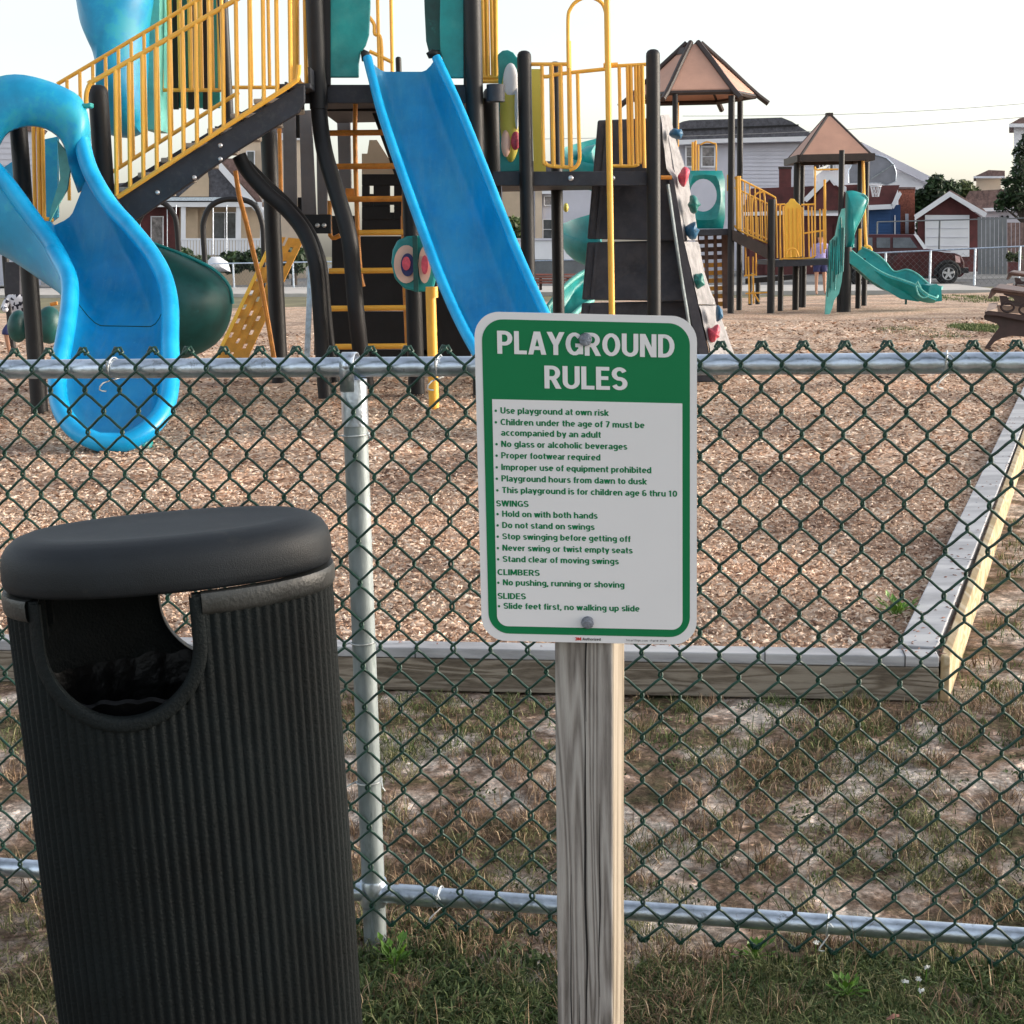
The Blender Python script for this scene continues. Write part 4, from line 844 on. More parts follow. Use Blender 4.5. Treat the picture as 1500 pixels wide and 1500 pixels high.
# teal tower panels round the centre slide
pprism([(482, -60), (543, -60), (542, 10), (540, 50), (535, 66), (528, 76), (525, 92), (525, 113), (482, 113)], 14.02, .07, 'tower_panel', 'teal', bevel=.01)
pprism([(646, -60), (680, -60), (680, 114), (655, 114), (650, 92), (645, 78), (644, 40)], 14.02, .07, 'tower_panel', 'teal', bevel=.01)
pprism([(619, -60), (648, -60), (646, 40), (648, 74), (628, 76), (624, 60), (622, 20)], 14.12, .35, 'panel_jamb', 'dgreen', bevel=.01)
pprism([(472, -60), (484, -60), (484, 124), (475, 124)], 14.0, .05, 'panel_frame', 'black'); pprism([(679, -60), (684, -60), (684, 124), (679, 124)], 14.0, .05, 'panel_frame', 'black')
railing([[(541, 25), (548, 36), (549, 50), (558, 58), (560, 120)], [(572, -40), (575, 122)], [(552, -40), (556, 120)], [(541, 75), (560, 84), (576, 92)]], [], 17, rr=2.6)
railing([[(707, 113), (730, 113)], [(707, 119), (730, 119)]], [(706, -50, 113), (712, -50, 113), (719, -50, 113), (726, -50, 113, 727)], 14.6, rr=3, rb=3)
# straight blue slide
def chute(st, lip, name='slide', m='blue', mlip='bluelip', par=P1, flat=.55, seg=14, yback=0, seams=()):
    """st: (Lx,Ly,Rx,Ry,Y,depth[,Yright])"""
    Ls = smoothpath([at(s[0], s[1], s[4]) for s in st], 5); Rs = smoothpath([at(s[2], s[3], s[6] if len(s) > 6 else s[4]) for s in st], 5)
    Ds = []
    for i in range(len(st)-1):
        for k in range(5): Ds.append(st[i][5]+(st[i+1][5]-st[i][5])*k/5)
    Ds.append(st[-1][5]); n = len(Ls); top = []; bot = []
    for i in range(n):
        c = (Ls[i]+Rs[i])/2; t = ((Ls[min(i+1, n-1)]+Rs[min(i+1, n-1)])-(Ls[max(i-1, 0)]+Rs[max(i-1, 0)])).normalized(); a = Rs[i]-Ls[i]; nn = a.cross(t).normalized()
        if nn.z > 0: nn = -nn
        ra, rb = [], []
        for j in range(seg+1):
            u = -1+2*j/seg; g = 1-max(0, (abs(u)-flat)/(1-flat))**2.2
            e = a*.5*u*(1-.10*g*abs(u)); 
            ra.append(c+e+nn*Ds[i]*g); rb.append(c+e*1.03+nn*(Ds[i]*g+.03)+(a.normalized()*(.03 if u > 0 else -.03) if abs(u) > .99 else Vector()))
        top.append(ra); bot.append(rb)
    mb = MB(); mb.grid(top); mb.grid(bot); k0 = 0; m_ = seg+1; N_ = n*m_
    for i in range(n-1):
        for j in (0, seg): mb.f.append((i*m_+j, (i+1)*m_+j, N_+(i+1)*m_+j, N_+i*m_+j))
    for i in (0, n-1):
        for j in range(seg): mb.f.append((i*m_+j, i*m_+j+1, N_+i*m_+j+1, N_+i*m_+j))
    o = mb.build(name, m, par, smooth=50)
    for si in seams: MB().tube([p-(p-CAM).normalized()*.004 for p in top[si]], .0045, 5).build('seam', 'dgreen', o)
    if lip:
        q = MB(); path = [p for p in Ls]+[p for p in Rs[::-1]]; q.tube(path, lip, 12); q.build('slide_rim', mlip, o)
    return o
cs = [(538, 84, 639, 84, 13.85, .24), (546, 116, 654, 116, 13.75, .30), (560, 168, 678, 170, 13.5, .3), (587, 248, 710, 250, 13.1, .3), (622, 345, 748, 347, 12.7, .3), (650, 418, 776, 412, 12.3, .3), (681, 485, 803, 470, 11.9, .3), (718, 545, 830, 532, 11.5, .28), (760, 585, 862, 572, 11.1, .2), (790, 600, 885, 588, 10.8, .14)]
cs_o = chute(cs, W(7, 13))
chute_end = []
part(MB().pillow([at(x, y, 14.0) for x, y in ((528, 76), (533, 72), (541, 76), (543, 90), (530, 90))], .08, 3), 'slide_mount', 'black'); part(MB().pillow([at(x, y, 14.0) for x, y in ((624, 78), (632, 72), (644, 74), (647, 84), (628, 86))], .08, 3), 'slide_mount', 'black')
# wave slide at the left
ls = [(68, 334, 119, 205, 12.72, .2), (70, 342, 132, 250, 12.65, .26), (74, 354, 160, 298, 12.55, .3), (79, 365, 190, 332, 12.4, .32), (87, 380, 222, 372, 12.25, .34), (101, 408, 241, 408, 12.0, .33), (102, 445, 249, 448, 11.7, .30), (94, 500, 249, 500, 11.3, .28), (84, 555, 250, 552, 11.0, .25), (90, 600, 242, 596, 10.75, .2), (113, 632, 218, 628, 10.55, .12), (145, 648, 185, 648, 10.45, .04)]
li = smoothpath([at(x, y, Y) for x, y, Y in ((-45, 215, 12.7), (-20, 236, 12.7), (5, 262, 12.68), (32, 298, 12.62), (54, 328, 12.55), (74, 354, 12.45), (88, 378, 12.3), (100, 405, 12.05))], 4)
lo2 = smoothpath([at(x, y, Y) for x, y, Y in ((-75, 330, 12.9), (-50, 345, 12.9), (-22, 362, 12.9), (8, 378, 12.85), (36, 396, 12.75), (62, 414, 12.6), (84, 430, 12.4), (98, 446, 12.1))], 4)
part(MB().tube(li, W(12.5, 12.3), 12), 'slide_rim', 'bluelip')
part(MB().grid([[a.lerp(b, f)+Vector((0, dy, 0)) for a, b in zip(li, lo2)] for f, dy in ((0, 0), (.15, -.07), (.5, -.10), (.85, -.03), (1, .1), (1, .35))]), 'slide_outer_wall', 'bluefade', solid=.02)
pprism([(84, 206), (97, 222), (103, 246), (98, 278), (82, 306), (70, 330), (76, 300), (88, 262)], 12.95, .03, 'painted_lit_wall', 'tealpale')  # pale panel paints the light on the inner chute wall
chute(ls, W(13, 11.5), flat=.5, seg=18, seams=(28,))
part(MB().pillow([at(x, y, 10.8) for x, y in ((188, 640), (205, 636), (222, 632), (226, 660), (205, 666), (190, 662))], .1, 4), 'slide_foot', 'teal')
hO = smoothpath([at(x, y, Y) for x, y, Y in ((-62, 205, 12.8), (-45, 150, 12.8), (-15, 119, 12.75), (22, 110, 12.75), (62, 117, 12.75), (100, 132, 12.75), (120, 148, 12.75), (130, 180, 12.75), (133, 222, 12.95), (140, 262, 13.05))], 3)
hI = smoothpath([at(x, y, Y) for x, y, Y in ((-28, 262, 12.7), (-10, 235, 12.7), (-2, 212, 12.7), (12, 192, 12.7), (40, 183, 12.7), (68, 187, 12.7), (90, 203, 12.7), (99, 226, 12.7), (103, 245, 12.85), (116, 282, 13.0))], 3)
cH = at(40, 215, 13.2)
rows = []
for f, dy in ((-.02, .5), (.0, .3), (0, .0), (.22, -.07), (.55, -.09), (.85, -.05), (1, .06), (1.0, .4), (.96, .6)):
    rows.append([a.lerp(b, f)+(a.lerp(b, f)-CAM).normalized()*dy for a, b in zip(hI, hO)])
mb = MB(); mb.grid(rows); mb.build('slide_hood', 'bluefade', P1, smooth=60, solid=.015)
pprism([(119, 152), (133, 150), (133, 157), (119, 158)], 12.75, .1, 'hood_bracket', 'teal', bevel=.01)
# blue slide body behind the hood, dark green spiral behind
pprism([(60, 205), (84, 200), (84, 318), (62, 336)], 14.6, .06, 'slide_side_wall', 'bluefade'); pprism([(-20, 262), (34, 226), (34, 262), (-20, 300)], 15.2, .06, 'slide_side_wall', 'blue')
railing([], [(x, 185, 320) for x in (49, 56, 62)]+[(60, 320, 322, 78)], 14.0, rb=3)
part(MB().pillow(smoothpath([at(x, y, 14.3) for x, y in ((215, 355), (250, 366), (285, 381), (315, 398), (334, 420), (340, 448), (334, 478), (318, 502), (290, 519), (255, 527), (215, 522), (195, 440), (215, 355))], 4), .55, 8), 'spiral_chute', 'dgreen')
part(ptube([(212, 352), (250, 366), (285, 380), (316, 397), (336, 420), (341, 445)], 14.25, 2.5, 8, 4), 'spiral_rim', 'teal')
# yellow diagonal loop ladder board + thin tube
bt_ = []
def bp(u, v):
    l = (399-86*v, 346+180*v); r2 = (444-82*v, 350+174*v); return (l[0]+(r2[0]-l[0])*u, l[1]+(r2[1]-l[1])*u, 17.2-1.0*v)
for u0, u1 in ((0, .12), (.23, .42), (.52, .70), (.82, 1.02)):
    pprism([bp(u0, 0), bp(u1, 0), bp(u1, 1), bp(u0, 1)], 17, .05, 'ladder_strip', 'board' if u0 else 'yellowp')
for g0, g1, ph_ in ((.12, .23, .02), (.42, .52, .07), (.70, .82, .0)):
    v = ph_
    while v < .97: pprism([bp(g0-.01, v), bp(g1+.01, v), bp(g1+.01, v+.075), bp(g0-.01, v+.075)], 17, .04, 'ladder_web', 'board'); v += .115
part(ptube([(345, 250), (350, 285), (358, 315), (370, 365), (385, 430), (402, 528)], 15.2, 3.6, 8, 4), 'twisted_bar', 'orange')
part(ptube([(409, 184), (412, 296)], 15.8, 3, 8), 'support_tube', 'orange')
# grey wall panels and the dark enclosure
for pts in ([(414, 176), (433, 164), (435, 314), (416, 314)], [(438, 162), (456, 161), (463, 314), (442, 314)], [(463, 200), (478, 200), (480, 314), (465, 314)], [(493, 162), (513, 162), (515, 282), (497, 282)]):
    pprism(pts, 17.2, .06, 'wall_panel', 'grey', bevel=.008)
pbox(433, 160, 442, 202, 17.24, .05, 'panel_joint', 'black'); pbox(436, 289, 447, 314, 17.24, .05, 'panel_joint', 'black')
pbox(436, 314, 484, 342, 14.6, .1, 'wall_beam', 'black')
for x in (465, 475): part(MB().lathe([(.022, 0), (.022, .01), (.01, .02)], at(x, 330, 14.59), 10, axis=(0, -1, 0)), 'bolt', 'chrome')
pprism([(452, 372), (459, 372), (452, 560), (444, 560)], 15.2, .05, 'pale_strip', 'galv')  # thin pale strip beside the curved poles
for (x0, y0, x1, y1) in ((486, 316, 526, 512), (530, 255, 592, 272), (530, 272, 541, 302), (547, 272, 571, 302), (577, 272, 596, 302), (541, 284, 547, 302), (571, 287, 577, 300), (571, 311, 577, 322), (577, 302, 600, 308), (530, 302, 571, 322), (577, 308, 600, 322), (530, 322, 606, 342), (528, 346, 606, 396), (528, 400, 606, 452), (528, 456, 606, 510), (610, 330, 640, 520), (484, 512, 640, 532), (637, 420, 690, 525), (460, 400, 486, 520)):
    pbox(x0, y0, x1, y1, 16.6, .08, 'enclosure_panel', 'black')
pprism([(541, 205), (552, 205), (592, 268), (530, 268), (530, 225), (538, 225)], 17.5, .04, 'enclosure_panel', 'beige')  # beige plate stands in for a pale see-through gap
pprism([(545, 165), (562, 165), (598, 262), (580, 262)], 16.0, .05, 'brace', 'black')
# ladder
LY = 15.0
lad = MB(); 
for r_ in ([(521, 146), (520, 190), (521, 250), (524, 340), (528, 400), (532, 420)], [(592, 285), (591, 345), (593, 420), (597, 512)], [(483, 294), (484, 345), (498, 345)]): lad.tube(smoothpath([at(x, y, LY) for x, y in r_], 4), W(3.4, LY), 10)
lo = lad.build('ladder', 'orange', P1); ORG[lo.name] = ORG[P1.name]
for (y, x0, x1) in ((195, 482, 572), (244, 488, 590), (292, 504, 592), (341, 526, 606), (397, 482, 592), (452, 484, 596), (508, 484, 600)):
    MB().tube([at(x0, y, LY-.03), at(x1, y-1, LY-.03)], W(4.2, LY), 10).build('rung', 'orange' if y < 300 else 'yellow', lo)
pbox(587, 316, 606, 339, 15.1, .03, 'ladder_plate', 'orange'); pbox(506, 276, 521, 294, 15.1, .03, 'ladder_plate', 'orange')
# two-faced spinner panel
def disc(cx, cy, rx, ry, Y, name, m, par, d=.03, n=28): return MB().prism([at(cx+rx*math.cos(a), cy+ry*math.sin(a), Y) for a in [2*math.pi*i/n for i in range(n)]], (0, d, 0)).build(name, m, par, smooth=0)
sp_ = MB().prism([at(x, y, 13.6) for x, y in ((582, 352), (596, 346), (612, 345), (634, 348), (640, 400), (634, 426), (612, 428), (592, 423), (578, 408), (573, 385), (575, 366))], (0, .12, 0)).build('spinner_panel', 'teal', P1, smooth=0, bevel=.02); ORG[sp_.name] = ORG[P1.name]
disc(595, 387, 18, 28, 13.58, 'ring', 'peach', sp_); disc(597, 388, 10, 17, 13.56, 'ring_hole', 'navy', sp_); disc(595, 386, 6, 10, 13.545, 'swirl', 'pink', sp_, .014)
disc(622, 388, 9, 27, 13.58, 'ring', 'peach', sp_); disc(622, 388, 5, 14, 13.56, 'swirl', 'pink', sp_)
pprism([(604, 346), (611, 345), (613, 428), (606, 427)], 13.55, .06, 'spinner_ridge', 'dgreen')
vpost(633, 500, 425, 13.1, W(7.5, 13.1), m='yellow', name='support_post', dome=False); vpost(633, 440, 420, 13.1, W(9, 13.1), m='yellow', z0=at(633, 436, 13.1).z, name='post_collar', dome=False)
# right deck: bubble panel, mustard panel, rails, fire pole
tp = pprism([(729, 80), (736, 74), (744, 73), (752, 77), (757, 84), (766, 86), (768, 86), (770, 250), (733, 252)], 14.5, .05, 'tower_panel', 'teal', bevel=.008); ORG[tp.name] = ORG[P1.name]
def ell(cx, cy, rx, ry, n=28): return [(cx+rx*math.cos(2*math.pi*i/n), cy+ry*math.sin(2*math.pi*i/n)) for i in range(n)]
MB().pillow([at(x, y, 14.5) for x, y in ell(748, 165, 16, 73)], .12, 8).build('bubble_window', 'olive', tp)
for cx, cy, rx, ry, m_ in ((741, 210, 7, 20, 'peach'), (755, 206, 7, 14, 'pink'), (748, 118, 11, 26, 'white'), (757, 158, 4, 32, 'white')):  # reflections in the bubble window, painted as coloured patches
    MB().pillow([at(x, y, 14.41) for x, y in ell(cx, cy, rx, ry, 18)], .045, 4).build('painted_reflection', m_, tp)
for y in (93, 240): part(MB().lathe([(.025, 0), (.025, .02), (0, .035)], at(767, y, 14.48), 12, axis=(0, -1, 0)), 'bolt', 'teal')
pprism([(707, 150), (711, 150), (713, 240), (709, 240)], 16, .04, 'tower_panel', 'olive')
pprism([(778, 101), (793, 101), (800, 252), (782, 254)], 15.0, .05, 'tower_panel', 'olive')
railing([[(777, 94), (834, 94)], [(794, 96), (796, 229), (799, 238), (806, 243), (836, 245)], [(796, 112), (803, 112), (822, 108), (888, 101)], [(846, 107), (848, 200), (849, 232), (844, 244), (834, 249)]], [(808, 95, 244), (821, 95, 244), (833, 60, 245, 836, 3.6)], 14.32, rr=2.7, rb=3.2)
railing([[(895, 97), (950, 94)], [(897, 243), (928, 243), (936, 238), (938, 225), (936, 95)]], [(907, 97, 243), (919, 96, 243), (924, 96, 243), (931, 95, 243), (941, 95, 246)], 14.5, rr=2.5, rb=2.6)
part(ptube([(833, 100), (832, 30), (836, 12), (846, 1), (860, -4), (874, -1), (884, 8), (889, 26)], 14.2, 2.6, 8, 4), 'pole_arch', 'yellow')
a = at(889, 0, 14.05); part(MB().tube([at(889, -5, 14.05), Vector((at(897, 440, 14.05).x, 14.05, 0))], W(4.6, 14), 12), 'fire_pole', 'yellow')
part(ptube([(884, 96), (905, 95)], 14.1, 3.5, 8), 'pole_clamp', 'yellow')
# climbing wall
cw_ = bpy.data.objects.new('climbing_wall', None)
wallp = []
LX = lambda y: 876-26*(y-176)/300; RX = lambda y: 969+22*(y-168)/120 if y < 288 else 991+.19*(y-288)
for y0, y1 in ((176, 353), (355, 442), (444, 560)):
    mb = MB(); mb.prism([at(LX(y0), y0, 15.3), at(RX(y0)+4, y0-4, 15.3), at(RX(y1)+4, y1, 15.1), at(LX(y1), y1-3, 15.3)], (0, .07, 0)); part(mb, 'wall_back_panel', 'darkwall', smooth=0, bevel=.015)
    mb = MB(); ribs = [at(LX(y0)+12, y0+4, 15.28), at(LX(y0)+17, y0+4, 15.28), at(LX(y1)+17, y1-4, 15.28), at(LX(y1)+12, y1-4, 15.28)]
    part(mb.prism(ribs, (0, .02, 0)), 'wall_rib', 'darkwall')
def sL(y): return (968+.10*(y-168)) if y < 250 else (976+.175*(y-250) if y < 353 else 994+.235*(y-353))+8
def sR(y):
    K = [(168, 982), (190, 985), (249, 1004), (287, 1012), (350, 1021), (399, 1031), (434, 1043), (467, 1056), (516, 1074), (560, 1090)]
    for (a0, b0), (a1, b1) in zip(K, K[1:]):
        if a0 <= y <= a1: return b0+(b1-b0)*(y-a0)/(a1-a0)
    return 1090
rs = random.Random(4)
for y0, y1 in ((168, 352), (354, 446), (448, 545)):
    mb = MB(); n = 14; rows = []
    for i in range(n+1):
        y = y0+(y1-y0)*i/n; row = []
        e = .5*min(1, min(i, n-i)/1.0)
        for j in range(7):
            f = j/6; x = sL(y)+(sR(y)-sL(y))*f; p = at(x, y, 15.05+.55*f); b = .05*noise.noise(Vector((j*.9, y*.06, 7))); ed = .03 if i in (0, n) else 0
            row.append(p+Vector((-.25*b, -abs(b)+ed, 0)))
        rows.append(row+[row[-1]+Vector((.05, .35, 0)), row[0]+Vector((.02, .25, 0))])
    mb.grid(rows, close=True); mb.f.append(tuple(range(9))); mb.f.append(tuple(n*9+k for k in range(9))); part(mb, 'wall_panel', 'stone', smooth=35)
part(ptube([(978, 270), (984, 310), (997, 400), (1009, 474), (1016, 540)], 14.95, 2.4, 8, 3), 'wall_edge_tube', 'galvdull')
part(MB().prism([at(x, y, 15.0) for x, y in ((980, 262), (987, 262), (1002, 353), (1022, 446), (1044, 545), (1030, 545), (1006, 440), (992, 353))], (0, .3, 0)), 'wall_side', 'darkwall', smooth=0)
part(ptube([(968, 260), (984, 260)], 15, 3, 8), 'wall_bolt', 'orange')
for (x, y, rx, ry, m_) in ((992, 197, 10, 9, 'bhold'), (1002, 258, 8, 13, 'pink'), (1016, 300, 9, 12, 'ghold'), (1013, 337, 10, 12, 'bhold'), (1023, 411, 10, 12, 'ghold'), (1053, 459, 6, 11, 'bhold'), (1046, 488, 9, 12, 'pink')):
    pts = []
    for k in range(12):
        a = k*math.pi/6; q = 1+.28*rs.uniform(-1, 1); pts.append(at(x+rx*q*math.cos(a), y+ry*q*math.sin(a), 15.15))
    part(MB().pillow(smoothpath(pts+[pts[0]], 2)[:-1], .12, 5, ctr=at(x, y, 15.15)), 'climbing_hold', m_, smooth=35)
bpy.data.objects.remove(cw_)
# green spiral slide behind the deck
def helix(cx, cyY, r0, r1, z0, z1, a0, a1, par, m='teal', n=44, dp=.22):
    top, bot = [], []
    for i in range(n+1):
        f = i/n; a = a0+(a1-a0)*f; z = z0+(z1-z0)*f; ra, rb = [], []
        for j in range(11):
            u = j/10; rr = r0+(r1-r0)*u; h = dp*(abs(2*u-1)**3)*(1.35 if u > .5 else .8)
            ra.append(Vector((cx+rr*math.cos(a), cyY+rr*math.sin(a), z+h))); rb.append(Vector((cx+(rr+(.02 if u > .5 else -.02))*math.cos(a), cyY+(rr+(.02 if u > .5 else -.02))*math.sin(a), z+h-.035)))
        top.append(ra+rb[::-1])
    mb = MB(); mb.grid(top, close=True); return mb.build('spiral_slide', m, par, smooth=50)
hc = at(893, 330, 18.5)
helix(hc.x, 18.5, .12, .62, at(850, 235, 18.5).z, at(850, 420, 18.5).z, R(100), R(100+600), P1)
chute([(862, 396, 868, 440, 18, .1, 17.6), (845, 405, 850, 452, 17.8, .18, 17.4), (822, 425, 832, 470, 17.6, .2, 17.2), (802, 450, 812, 500, 17.4, .15, 17.0)], .03, m='teal', mlip='tealpale', name='spiral_slide_exit')
part(MB().pillow([at(x, y, 18.9) for x, y in ((846, 250), (846, 225), (858, 215), (872, 211), (876, 255))], .3, 5), 'spiral_hood', 'teal')
for (y0, y1, mm) in ((300, 300, 'olive'),): part(MB().pillow([at(x, y, 17.6) for x, y in ell(829, 304, 4, 7, 10)], .05, 3), 'slide_sticker', 'olive')
# ================= small play structure =================
P2 = thing('play_structure', 'smaller playground structure with tan peaked roofs and a wavy green slide, beyond the climbing wall', 'playground', (at(1180, 450, 31).x, 31, 0))
def v2(px, pr, yt, Y, rp, yb=None, m='black', name='post'):
    return vpost(px, pr, yt, Y, W(rp, Y), par=P2, m=m, name=name, z0=-.05 if yb is None else at(px, yb, Y).z, dome=False)
for a in ((1071, 300, 140, 30.5, 4.8), (1083.5, 300, 148, 32.5, 4.2), (989, 150, 138, 30.5, 4.0), (1130, 350, 292, 30.5, 5.6), (1143.5, 420, 388, 31.5, 4.2), (1167, 300, 228, 31.8, 4.8), (1177, 420, 388, 33, 4), (1174.5, 300, 230, 33.2, 3.6),
          (1232, 300, 220, 30.5, 4), (1239, 410, 362, 30.45, 8), (1259.5, 300, 228, 31.8, 4), (1268.5, 300, 228, 33, 4), (1099, 430, 400, 35, 3), (1110, 430, 410, 35.5, 3.6)): v2(*a)
def p2(mbo, name, m, **k): return mbo.build(name, m, P2, **k)
def pr2(pts, Y, dep, name, m, bevel=0): return pprism(pts, Y, dep, name, m, P2, bevel)
# hexagonal roof
hcx = at(1016, 100, 31.6); Rr = W(87, 31.6); ztp, zev = at(1016, 69, 31.6).z, at(1016, 134, 30.6).z
def hexp(r, k, z): a = R(-60*k-60); return Vector((hcx.x+r*math.cos(a), 31.6+r*math.sin(a), z))
hr = MB().lathe([(.22, ztp-.02), (.3, ztp-.15)], (hcx.x-.1, 31.6, 0), 6).build('roof', 'trim', P2); ORG[hr.name] = ORG[P2.name]
for k in range(6):
    a, b, c, d = hexp(.16, k, ztp), hexp(.16, k+1, ztp), hexp(Rr, k+1, zev), hexp(Rr, k, zev)
    MB().prism([a, b, c, d], (0, 0, .04)).build('roof_panel', 'tan', hr, smooth=0)
    MB().tube([hexp(.14, k, ztp+.08), hexp(Rr*.5, k, (ztp+zev)/2+.14), hexp(Rr*.86, k, zev+.2), hexp(Rr*1.06, k, zev-.02), hexp(Rr*1.22, k, zev-.17)], W(4, 31), 8).build('roof_rib', 'trim', hr)
    MB().tube([hexp(Rr, k, zev-.03), hexp(Rr, k+1, zev-.03)], W(3.6, 31), 6).build('eave_beam', 'trim', hr)
# square peaked roof
ax, ay = at(1214.5, 167, 32), 32
zz = at(1214.5, 228, 31.1).z; hw = W(51, 31.1); ap = Vector((ax.x, 32, ax.z)); cn = [Vector((ax.x+sx_*hw, 32+sy*hw, zz)) for sx_, sy in ((-1, -1), (1, -1), (1, 1), (-1, 1))]
sr = MB().box((ap.x, ap.y, ap.z-.03), (.14, .14, .1)).build('roof', 'trim', P2, smooth=0); ORG[sr.name] = ORG[P2.name]
for k in range(4):
    a, b = cn[k], cn[(k+1) % 4]; MB().prism([a, b, ap+Vector((.0, 0, 0))], (0, 0, .035)).build('roof_panel', 'tan', sr, smooth=0)
    MB().tube([a, ap], W(2.6, 31), 6).build('roof_rib', 'trim', sr); MB().box((a+b)/2-Vector((0, 0, .03)), ((abs(b.x-a.x) or .08)+.06, (abs(b.y-a.y) or .08)+.06, .14)).build('eave_beam', 'trim', sr, smooth=0)
# decks
def deck2(x0, x1, y, Y0, Y1, th=.09): a = at(x0, y, Y0); b = at(x1, y, Y0); return p2(MB().box(((a.x+b.x)/2, (Y0+Y1)/2, a.z-th/2), (b.x-a.x, Y1-Y0, th)), 'deck', 'deckbeam', smooth=0)
deck2(1022, 1072, 336, 30.6, 32.6, .12); deck2(1136, 1268, 381, 30.6, 32.8, .1)
pr2([(1136, 383), (1216, 380), (1216, 388), (1136, 391)], 30.5, .05, 'deck_beam', 'deckbeam'); pr2([(1092, 408), (1168, 402), (1168, 409), (1092, 416)], 35, .05, 'bench_beam', 'black')
pr2([(1073, 336), (1124, 360), (1124, 379), (1073, 352)], 30.4, .06, 'stair_stringer', 'trim'); pr2([(1078, 338), (1128, 362), (1128, 378), (1078, 352)], 31.6, .06, 'stair_stringer', 'trim')
for i in range(5): a = at(1078+10*i, 342+5*i, 30.5); p2(MB().box((a.x, 31.0, a.z), (.16, 1.1, .04)), 'stair_tread', 'tabletop', smooth=0)
# railings
railing([[(1076, 262), (1083, 262), (1130, 286), (1136, 292), (1137, 305)], [(1076, 330), (1084, 338), (1124, 356)], [(1102, 344), (1102, 300), (1106, 286), (1114, 282), (1120, 288), (1122, 352)]],
        [(x, 263+(x-1083)*.5, 336+(x-1083)*.46) for x in (1084, 1091, 1098, 1106, 1113, 1120)]+[(1080, 258, 335, 1081, 2.8), (1083, 258, 336, 1084, 2.4)]+[(x, 318, 350) for x in (1094, 1103, 1110)], 30.6, par=P2, rr=1.3, rb=1.0)
railing([[(1076, 275), (1128, 300)], [(1090, 335), (1128, 352)]], [(x, 280+(x-1083)*.5, 338+(x-1083)*.46) for x in (1088, 1095, 1101, 1108, 1116, 1124)], 31.8, par=P2, rr=1.2, rb=.9)
pr2([(1149, 302), (1151, 299), (1155, 296), (1158, 291), (1163, 291), (1167, 296), (1172, 300), (1174, 303), (1175, 376), (1150, 378)], 30.7, .05, 'rail_panel', 'yellowp', bevel=.01)
for x in (1156, 1162, 1168): pr2([(x-.5, 305), (x+.5, 305), (x+1, 373), (x, 373)], 30.68, .03, 'panel_groove', 'yellow')
railing([[(1136, 300), (1150, 299)], [(1174, 300), (1195, 299)], [(1143, 300), (1143, 375), (1147, 379), (1186, 378), (1194, 374)], [(1176, 342), (1210, 337)], [(1194, 375), (1194, 254), (1197, 249), (1228, 248)]], [(1137, 301, 378), (1142, 301, 378), (1147, 302, 378), (1176, 303, 376), (1184, 301, 377), (1189, 303, 376), (1201, 306, 372), (1206, 306, 371), (1208, 263, 365, 1209, 1.8)], 30.65, par=P2, rr=1.3, rb=1.2)
railing([[(1152, 374), (1154, 366), (1160, 364), (1166, 366), (1170, 376)]], [(1158, 366, 377), (1166, 366, 377)], 30.4, par=P2, rr=1.2, rb=1)
railing([[(1264, 228), (1267, 330), (1270, 372)], [(1266, 360), (1274, 362), (1276, 368), (1270, 374)]], [(1260, 335, 372, 1260, 2.4)], 31.6, par=P2, rr=2.2)
railing([[(1096, 376), (1098, 445)], [(1103, 376), (1104, 445)], [(1090, 404), (1108, 402)], [(1092, 430), (1130, 428)], [(1112, 442), (1102, 426)]], [(1092, 360, 404), (1107, 360, 404)], 30.9, par=P2, rr=1.3, rb=1.1)
railing([[(1049, 250), (1049, 214), (1045, 210), (1035, 208), (1026, 212)], [(1066, 280), (1066, 256)]], [(1015, 208, 250, 1015, 2), (1019, 206, 250, 1019, 1.7), (1023, 212, 250, 1023, 1.5), (993, 150, 215, 993, 1.6)], 31.5, par=P2, rr=1.2)
# teal arch panel with hole, climbing net panel
mb = MB(); out = [(1006, 250), (1063, 250), (1063, 336), (1020, 336), (1012, 320), (1006, 300)]; N_ = 24
inn = [(1030+20*math.cos(2*math.pi*i/N_), 286+24*math.sin(2*math.pi*i/N_)) for i in range(N_)]
def onrect(a):
    cx, cy = 1034, 291; dx, dy = math.cos(a), math.sin(a); t = min((28 if dx > 0 else 26)/max(1e-6, abs(dx)), (44 if dy > 0 else 41)/max(1e-6, abs(dy))); return cx+dx*t, cy+dy*t
oo = [onrect(2*math.pi*i/N_) for i in range(N_)]; 
mb.grid([[at(x, y, 31) for x, y in inn], [at(x, y, 30.92) for x, y in inn], [at((x+a)/2, (y+b)/2, 30.86) for (x, y), (a, b) in zip(inn, oo)], [at(x, y, 30.95) for x, y in oo], [at(x, y, 31.2) for x, y in oo], [at(x, y, 31.2) for x, y in inn]], close=True); p2(mb, 'arch_panel', 'teal')
# perforated climber: lattice of strips
for i, (x0, x1) in enumerate(((1020, 1024), (1032, 1037), (1045, 1050), (1057, 1066))):
    pr2([(x0, 338), (x1, 338), (x1+2, 452), (x0+2, 452)], 31.5, .05, 'climber_slab', 'tabletop')
for i in range(10): y = 340+11.5*i; pr2([(1019, y), (1067, y-2), (1067, y+4.5), (1019, y+6.5)], 31.56, .05, 'climber_slab', 'board' if i > 3 else 'tabletop')
